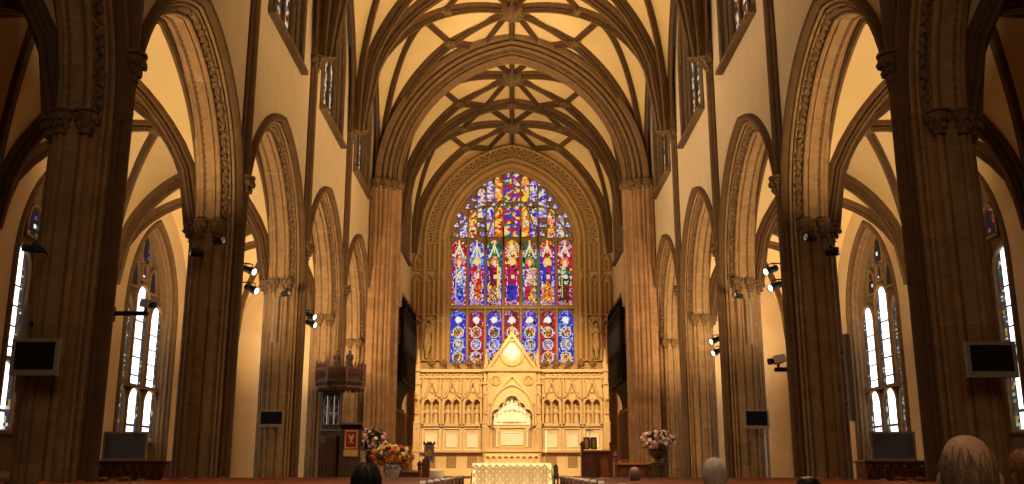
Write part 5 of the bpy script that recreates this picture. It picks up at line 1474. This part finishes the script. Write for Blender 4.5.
# ------------------------------------------------------------------ people
M['skin'] = pmat('skin', (.52,.27,.17), (.44,.21,.13), 12, .5, .05, spec=.35)
M['skin_b'] = pmat('pale_skin', (.60,.36,.25), (.52,.29,.19), 12, .5, .05, spec=.35)
M['hair_grey'] = pmat('grey_hair', (.33,.235,.15), (.21,.14,.08), 40, .6, .4, stretch=(1,1,.2))
M['hair_white'] = pmat('white_hair', (.80,.68,.56), (.6,.49,.39), 40, .6, .4, stretch=(1,1,.2))
M['hair_dark'] = pmat('dark_hair', (.02,.014,.01), (.01,.007,.005), 40, .45, .4, stretch=(1,1,.2))
M['hair_brown'] = pmat('auburn_hair', (.26,.10,.03), (.16,.06,.02), 40, .45, .4, stretch=(1,1,.2))
M['coat_dark'] = pmat('dark_coat', (.02,.022,.026), (.014,.015,.018), 20, .85, .1)
M['coat_grey'] = pmat('grey_jacket', (.075,.075,.07), (.055,.055,.05), 20, .85, .1)
M['trousers'] = pmat('dark_trousers', (.025,.025,.03), (.018,.018,.022), 20, .85, .1)
M['shoe'] = pmat('black_shoe', (.015,.012,.01), (.01,.008,.007), 20, .4, .05)
HZ = 1.185            # centre of the head of a seated person
def meta(mb, name, mat, vox, smooth_it=4):
    """fuse overlapping volumes into one continuous surface"""
    o = mb.build(name, mat); r = o.modifiers.new('r', 'REMESH'); r.mode = 'VOXEL'; r.voxel_size = vox
    sm = o.modifiers.new('s', 'SMOOTH'); sm.iterations = smooth_it; sm.factor = .5
    dg = bpy.context.evaluated_depsgraph_get(); dg.update(); me = bpy.data.meshes.new_from_object(o.evaluated_get(dg)); me.name = name
    bpy.data.objects.remove(o)
    for p in me.polygons: p.use_smooth = True
    me.materials.clear(); me.materials.append(mat); return me
def body_mb():
    """seated figure, back of the pelvis at the origin, looking along +Y, hands folded in the lap"""
    mb = MB()
    mb.skull((0, .13, HZ+.005), (.0765, .0945, .1155)); mb.blob((0, .165, HZ-.055), (.056, .065, .065), 14, 10)     # skull, jaw
    mb.blob((0, .222, HZ-.10), (.026, .022, .022), 10, 8)
    mb.blob((0, .205, HZ+.022), (.058, .028, .020), 12, 8)                                     # brow
    mb.tube([(0, .228, HZ+.012), (0, .250, HZ-.030), (0, .228, HZ-.040)], [.009, .017, .010], 8)       # nose
    mb.blob((0, .225, HZ-.065), (.026, .012, .007), 8, 6); mb.blob((0, .224, HZ-.078), (.022, .012, .008), 8, 6)   # lips
    for s in (-1, 1):
        mb.blob((s*.079, .115, HZ-.012), (.012, .020, .034), 10, 8); mb.blob((s*.084, .104, HZ+.0), (.009, .010, .026), 8, 6)   # ear
        mb.blob((s*.030, .205, HZ+.002), (.014, .014, .011), 8, 6)
        mb.blob((s*.042, .195, HZ-.035), (.024, .024, .026), 8, 6)
    mb.tube([(0, .115, HZ-.07), (0, .085, HZ-.16), (0, .07, HZ-.22)], [.056, .056, .075], 14)
    mb.tube([(0, .10, .46), (0, .09, .58), (0, .075, .72), (0, .07, .84), (0, .07, .93), (0, .07, .99)], [.155, .15, .15, .16, .145, .08], 18)
    for s in (-1, 1):
        mb.tube([(0, .07, .93), (s*.12, .07, .94), (s*.185, .075, .905)], [.09, .085, .068], 12)
        mb.tube([(s*.185, .075, .905), (s*.225, .10, .75), (s*.23, .14, .62)], [.062, .05, .043], 12)
        mb.tube([(s*.23, .14, .62), (s*.16, .27, .60), (s*.085, .36, .595)], [.043, .036, .027], 10)
        # hand: palm, four fingers, thumb
        pc = Vector((s*.055, .41, .592)); d = Vector((-s*.45, .89, -.05)).normalized(); sd = Vector((d.y, -d.x, 0))*s
        mb.tube([Vector((s*.085, .36, .595)), pc, pc+d*.03], [.024, .034, .030], 10)
        for i, L in enumerate((.062, .074, .070, .052)):
            b0 = pc+d*.045+sd*(.027-.018*i); mb.tube([b0, b0+d*L*.5+Vector((0,0,.004)), b0+d*L*.8-Vector((0,0,.012)), b0+d*L*.9-Vector((0,0,.028))], [.0095,.009,.0085,.007], 7)
        b0 = pc-sd*.028; mb.tube([b0, b0-sd*.02+d*.03, b0-sd*.012+d*.062], [.013, .011, .008], 7)
        mb.tube([(s*.09, .12, .52), (s*.11, .34, .525), (s*.12, .54, .52)], [.098, .086, .066], 14)
        mb.tube([(s*.12, .54, .52), (s*.125, .56, .30), (s*.125, .55, .09)], [.062, .056, .038], 12)
        mb.tube([(s*.125, .53, .055), (s*.13, .62, .05), (s*.135, .73, .035)], [.045, .042, .030], 10)
    return mb
def jacket_mb():
    mb = MB()
    mb.tube([(0, .10, .47), (0, .09, .58), (0, .075, .72), (0, .07, .84), (0, .07, .93), (0, .07, .985)], [.172, .167, .166, .174, .158, .085], 20)
    mb.tube([(0, .075, .96), (0, .085, 1.005)], [.095, .072], 16)
    for s in (-1, 1):
        mb.tube([(0, .07, .935), (s*.12, .07, .945), (s*.19, .075, .91)], [.10, .096, .08], 14)
        mb.tube([(s*.19, .075, .91), (s*.23, .10, .75), (s*.235, .14, .62)], [.075, .063, .056], 14)
        mb.tube([(s*.235, .14, .62), (s*.165, .27, .60), (s*.10, .345, .596)], [.056, .05, .04], 12)
    return mb
def legs_mb():
    mb = MB(); mb.blob((0, .11, .50), (.175, .15, .075), 14, 8)
    for s in (-1, 1):
        mb.tube([(s*.09, .10, .53), (s*.11, .34, .53), (s*.12, .54, .525)], [.108, .098, .078], 14)
        mb.tube([(s*.12, .535, .53), (s*.125, .565, .30), (s*.125, .555, .12)], [.074, .068, .058], 14)
    return mb
BODY = {k: meta(body_mb(), 'person', M[k], .0075, 5) for k in ('skin', 'skin_b')}
JK = meta(jacket_mb(), 'jacket', M['coat_dark'], .012); LG = meta(legs_mb(), 'trousers', M['trousers'], .014)
def shoe_mesh():
    mb = MB()
    for s in (-1, 1): mb.tube([(s*.125, .50, .055), (s*.13, .60, .06), (s*.135, .70, .045), (s*.136, .775, .035)], [.05, .05, .045, .03], 12)
    return meta(mb, 'shoes', M['shoe'], .012)
SHOE = shoe_mesh()
def hair_mesh(kind, mat):
    """hair as many short overlapping locks rooted on the skull"""
    rnd = random.Random(kind); mb = MB(); c = Vector((0, .13, HZ+.005)); A = (.0785, .0965, .1175)
    from mathutils import noise
    def cover(az, el, ragged=0.0):
        f = cos(az); side = abs(abs(az)-1.6); w = ragged*noise.noise(Vector((az*3, el*5, 2.0)))
        if el < -.1 and f > -.05: return False
        if side < .22 and el < .10: return False
        top = {'fringe': .12+.20*max(0,-f), 'thin': 1.7, 'spot': .95, 'full': 1.7}[kind]
        if el > top+w*.8: return False
        if f > .45+w and el < (.62 if kind != 'thin' else .9): return False
        return el > -.82+w*.3
    # close base layer following the skull, with a ragged margin
    nu, nv = 72, 44; idx = {}; th = {'fringe': .0025, 'thin': .004, 'spot': .010, 'full': .016}[kind]
    for l in (0, 1):
        for j in range(nv+1):
            for i in range(nu):
                az = 2*pi*i/nu-pi; el = -.95+(.95+pi/2)*j/nv; cv = cover(az, el, .25)
                t = (th*(.7+.5*noise.noise(Vector((az*9, el*3, 1)))+.15) if cv else -.006)*l-.005*(1-l)
                mb.v.append(c+super_r(Vector((cos(el)*sin(az), cos(el)*cos(az), sin(el))), (A[0]+t, A[1]+t, A[2]+t))); idx[(l,j,i)] = (len(mb.v)-1, cv)
    for l in (0, 1):
        for j in range(nv):
            for i in range(nu):
                q = [idx[(l,jj,ii % nu)] for jj, ii in ((j,i),(j,i+1),(j+1,i+1),(j+1,i))]
                if any(idx[(1,jj,ii % nu)][1] for jj, ii in ((j,i),(j,i+1),(j+1,i+1),(j+1,i))): mb.f.append(tuple(x[0] for x in q))
    n = {'fringe': 3600, 'thin': 2200, 'spot': 1800, 'full': 2200}[kind]
    for i in range(n):
        az = rnd.uniform(-pi, pi); el = math.asin(rnd.uniform(-.80, 1))
        if kind == 'fringe':
            if not cover(az, min(el, .0) if el > 0 and abs(abs(az)-1.6) > .22 else el, .4) or (el > .05 and rnd.random() < ((el-.05)/.85)**.5): continue
        elif not cover(az, el, .7): continue
        d = Vector((cos(el)*sin(az), cos(el)*cos(az), sin(el)))
        down = Vector((rnd.uniform(-.3,.3), -.35 if el > .4 else 0, -1)); t = (down-d*down.dot(d)).normalized(); L0 = rnd.uniform(.02, .045)
        pts = []
        for k in range(4):
            q = k/3; dd = (d+t*(L0/.09)*q).normalized()
            pts.append(c+super_r(dd, A)+dd*(th*(.2, .9, 1.25, 1.1)[k]+.002*q))
        mb.tube(pts, [.0012, .0017, .0014, .0005], 3, False)
    o = mb.build('hair', mat); me = o.data; bpy.data.objects.remove(o)
    for p in me.polygons: p.use_smooth = True
    return me
EYE = MB()
for s in (-1, 1): EYE.blob((s*.031, .217, HZ+.003), .0105, 10, 8)
eo = EYE.build('eyes', M['white'], smooth=60); EYE = eo.data; bpy.data.objects.remove(eo)
def person(px, py, k, label, skin, hair, hmat, coat, sc_=1.0, turn=0.0, dy=0.0):
    Y = row_y(k)+.06+dy; hy = Y+.13*sc_; c = UP(px, py, hy); c.x += .13*sc_*sin(turn)
    o = bpy.data.objects.new('person', BODY[skin]); C.objects.link(o); o.location = (c.x, Y, 0); o.rotation_euler = (0,0,turn); tag(o, label, 'person')
    o.scale = (sc_, sc_, c.z/HZ)
    for nm, me, mt in (('jacket', JK, coat), ('trousers', LG, None), ('shoes', SHOE, None), ('hair', hair_mesh(hair, M[hmat]), None), ('eyes', EYE, None)):
        ch_ = bpy.data.objects.new(nm, me); C.objects.link(ch_); ch_.parent = o
        if mt: ch_.material_slots[0].link = 'OBJECT'; ch_.material_slots[0].material = M[mt]
    return o
person(968, 482, 0, 'seated person with a bald crown and grey fringe, large head at the lower right', 'skin_b', 'fringe', 'hair_grey', 'coat_grey', .86, -.35)
person(714.5, 477, 4, 'seated person with short white hair seen from behind, right of the nave', 'skin_b', 'thin', 'hair_white', 'coat_dark', .86, .1)
person(634.5, 475.5, 11, 'distant seated balding person in a dark coat near the centre aisle', 'skin_b', 'fringe', 'hair_grey', 'coat_dark', .88, .2)
person(366, 483, 4, 'seated person with full dark hair in front of the pulpit flowers', 'skin', 'full', 'hair_dark', 'coat_dark', 1.0, .1)
person(808.5, 489, 6, 'seated person with dark hair and a pale bald spot, barely above the frame', 'skin_b', 'spot', 'hair_dark', 'coat_grey', .95, .3)
person(1025, 471, 4, 'seated person with auburn hair cut off by the right edge', 'skin', 'full', 'hair_brown', 'coat_grey', .92, .2)
# ------------------------------------------------------------------ light
def lamp(kind, loc, energy, col, aim=None, size=.3, spot=100, blend=.6, shape=None):
    l = bpy.data.lights.new('church_'+kind.lower(), kind); l.energy = energy; l.color = col
    if kind == 'SPOT': l.spot_size = radians(spot); l.spot_blend = blend; l.shadow_soft_size = size
    elif kind == 'POINT': l.shadow_soft_size = size
    elif kind == 'AREA': l.size = size
    o = bpy.data.objects.new('church_lamp', l); C.objects.link(o); o.location = loc
    if aim is not None: o.rotation_euler = (Vector(aim)-Vector(loc)).to_track_quat('-Z', 'Y').to_euler()
    return o
WARM = (1.0, .69, .35); GOLD = (1.0, .70, .35); SOFT = (1.0, .77, .50); DAY = (.80, .88, 1.0)
for s in (-1, 1):
    # floods standing on the aisle capitals, washing the aisle vaults
    lamp('SPOT', P(s*1.28, 2.55, .42), 1500, WARM, P(s*1.12, 3.20, 1.40), .12, 60, .8)
    for yc, e in ((4.0, 1250), (5.1, 1400), (6.2, 1500)):
        lamp('SPOT', P(s*1.30, yc-.42, .50), e, WARM, P(s*1.34, yc+.35, 1.35), .15, 110, .7)
    for Y, e in ((3.45, 850), (4.55, 1300), (5.65, 1450)):
        lamp('SPOT', P(s*.80, Y, 1.15), e, GOLD, P(-s*.55, Y+.35, 2.9), .2, 130, .8)
    lamp('SPOT', P(s*.75, 7.1, 1.6), 300, WARM, P(-s*.2, 8.0, 3.2), .2, 120, .8)
    lamp('SPOT', P(s*.72, 7.0, 1.5), 4800, GOLD, P(0, 9.1, .45), .15, 62, .6)
    lamp('SPOT', P(s*.72, 7.0, 1.9), 1500, GOLD, P(-s*.3, 9.1, 2.2), .15, 80, .8)
    # spots on the piers
    lamp('SPOT', P(s*.80, 5.65, 1.9), 15000, GOLD, P(0, 7.95, -.02), .1, 25, .7)
    lamp('SPOT', P(s*.85, 3.45, 1.6), 1900, WARM, P(-s*1.0, 5.8, .3), .2, 60, .8)
    lamp('SPOT', P(s*.85, 4.55, 1.6), 1900, WARM, P(-s*1.0, 6.6, .2), .2, 60, .8)
    lamp('SPOT', P(s*.85, 2.35, 1.4), 900, WARM, P(-s*1.0, 4.6, .2), .2, 50, .8)
# accent spots added high on the chancel arch to brighten quatrefoil and niche
lamp('SPOT', P(0, 6.95, 2.85), 7500, SOFT, P(0, 8.9, ZP(354, 8.9)), .05, 4.5, .6)
lamp('SPOT', P(0, 6.95, 2.80), 6500, SOFT, P(0, 8.9, ZP(411, 8.9)), .05, 8.5, .7)
for q in (-.1, .1): lamp('POINT', P(q, 8.89, ZP(420, 8.9)), 11, SOFT, None, .08)
# downlights added at the crown of the vault to brighten pews, heads and flowers
for Y, e in ((1.4, 5000), (3.0, 2600), (5.2, 11000)): lamp('SPOT', P(0, Y, 3.0), e, SOFT, P(0, Y+.15, -.2), .2, 50, .8)
# added frontal fill behind the camera, then daylight from the left clerestory
lamp('AREA', P(0, -.9, 1.6), 270, SOFT, P(0, 5, 1.2), 7.0)
for yc in (4.0, 5.1, 6.2): lamp('SPOT', P(-.9, yc, 2.4), 300, DAY, P(1.0, yc, 1.7), .4, 75, .8)
w = bpy.data.worlds.new('World'); bpy.context.scene.world = w; w.use_nodes = True
w.node_tree.nodes['Background'].inputs['Color'].default_value = (.6,.7,.9,1); w.node_tree.nodes['Background'].inputs['Strength'].default_value = .05
sc = bpy.context.scene
sc.view_settings.view_transform = 'Standard'; sc.view_settings.look = 'None'; sc.view_settings.exposure = 0.0; sc.view_settings.gamma = 1.0
sc.view_settings.use_curve_mapping = False
sc.cycles.max_bounces = 8; sc.cycles.diffuse_bounces = 4; sc.cycles.use_denoising = True; sc.cycles.sample_clamp_indirect = 6
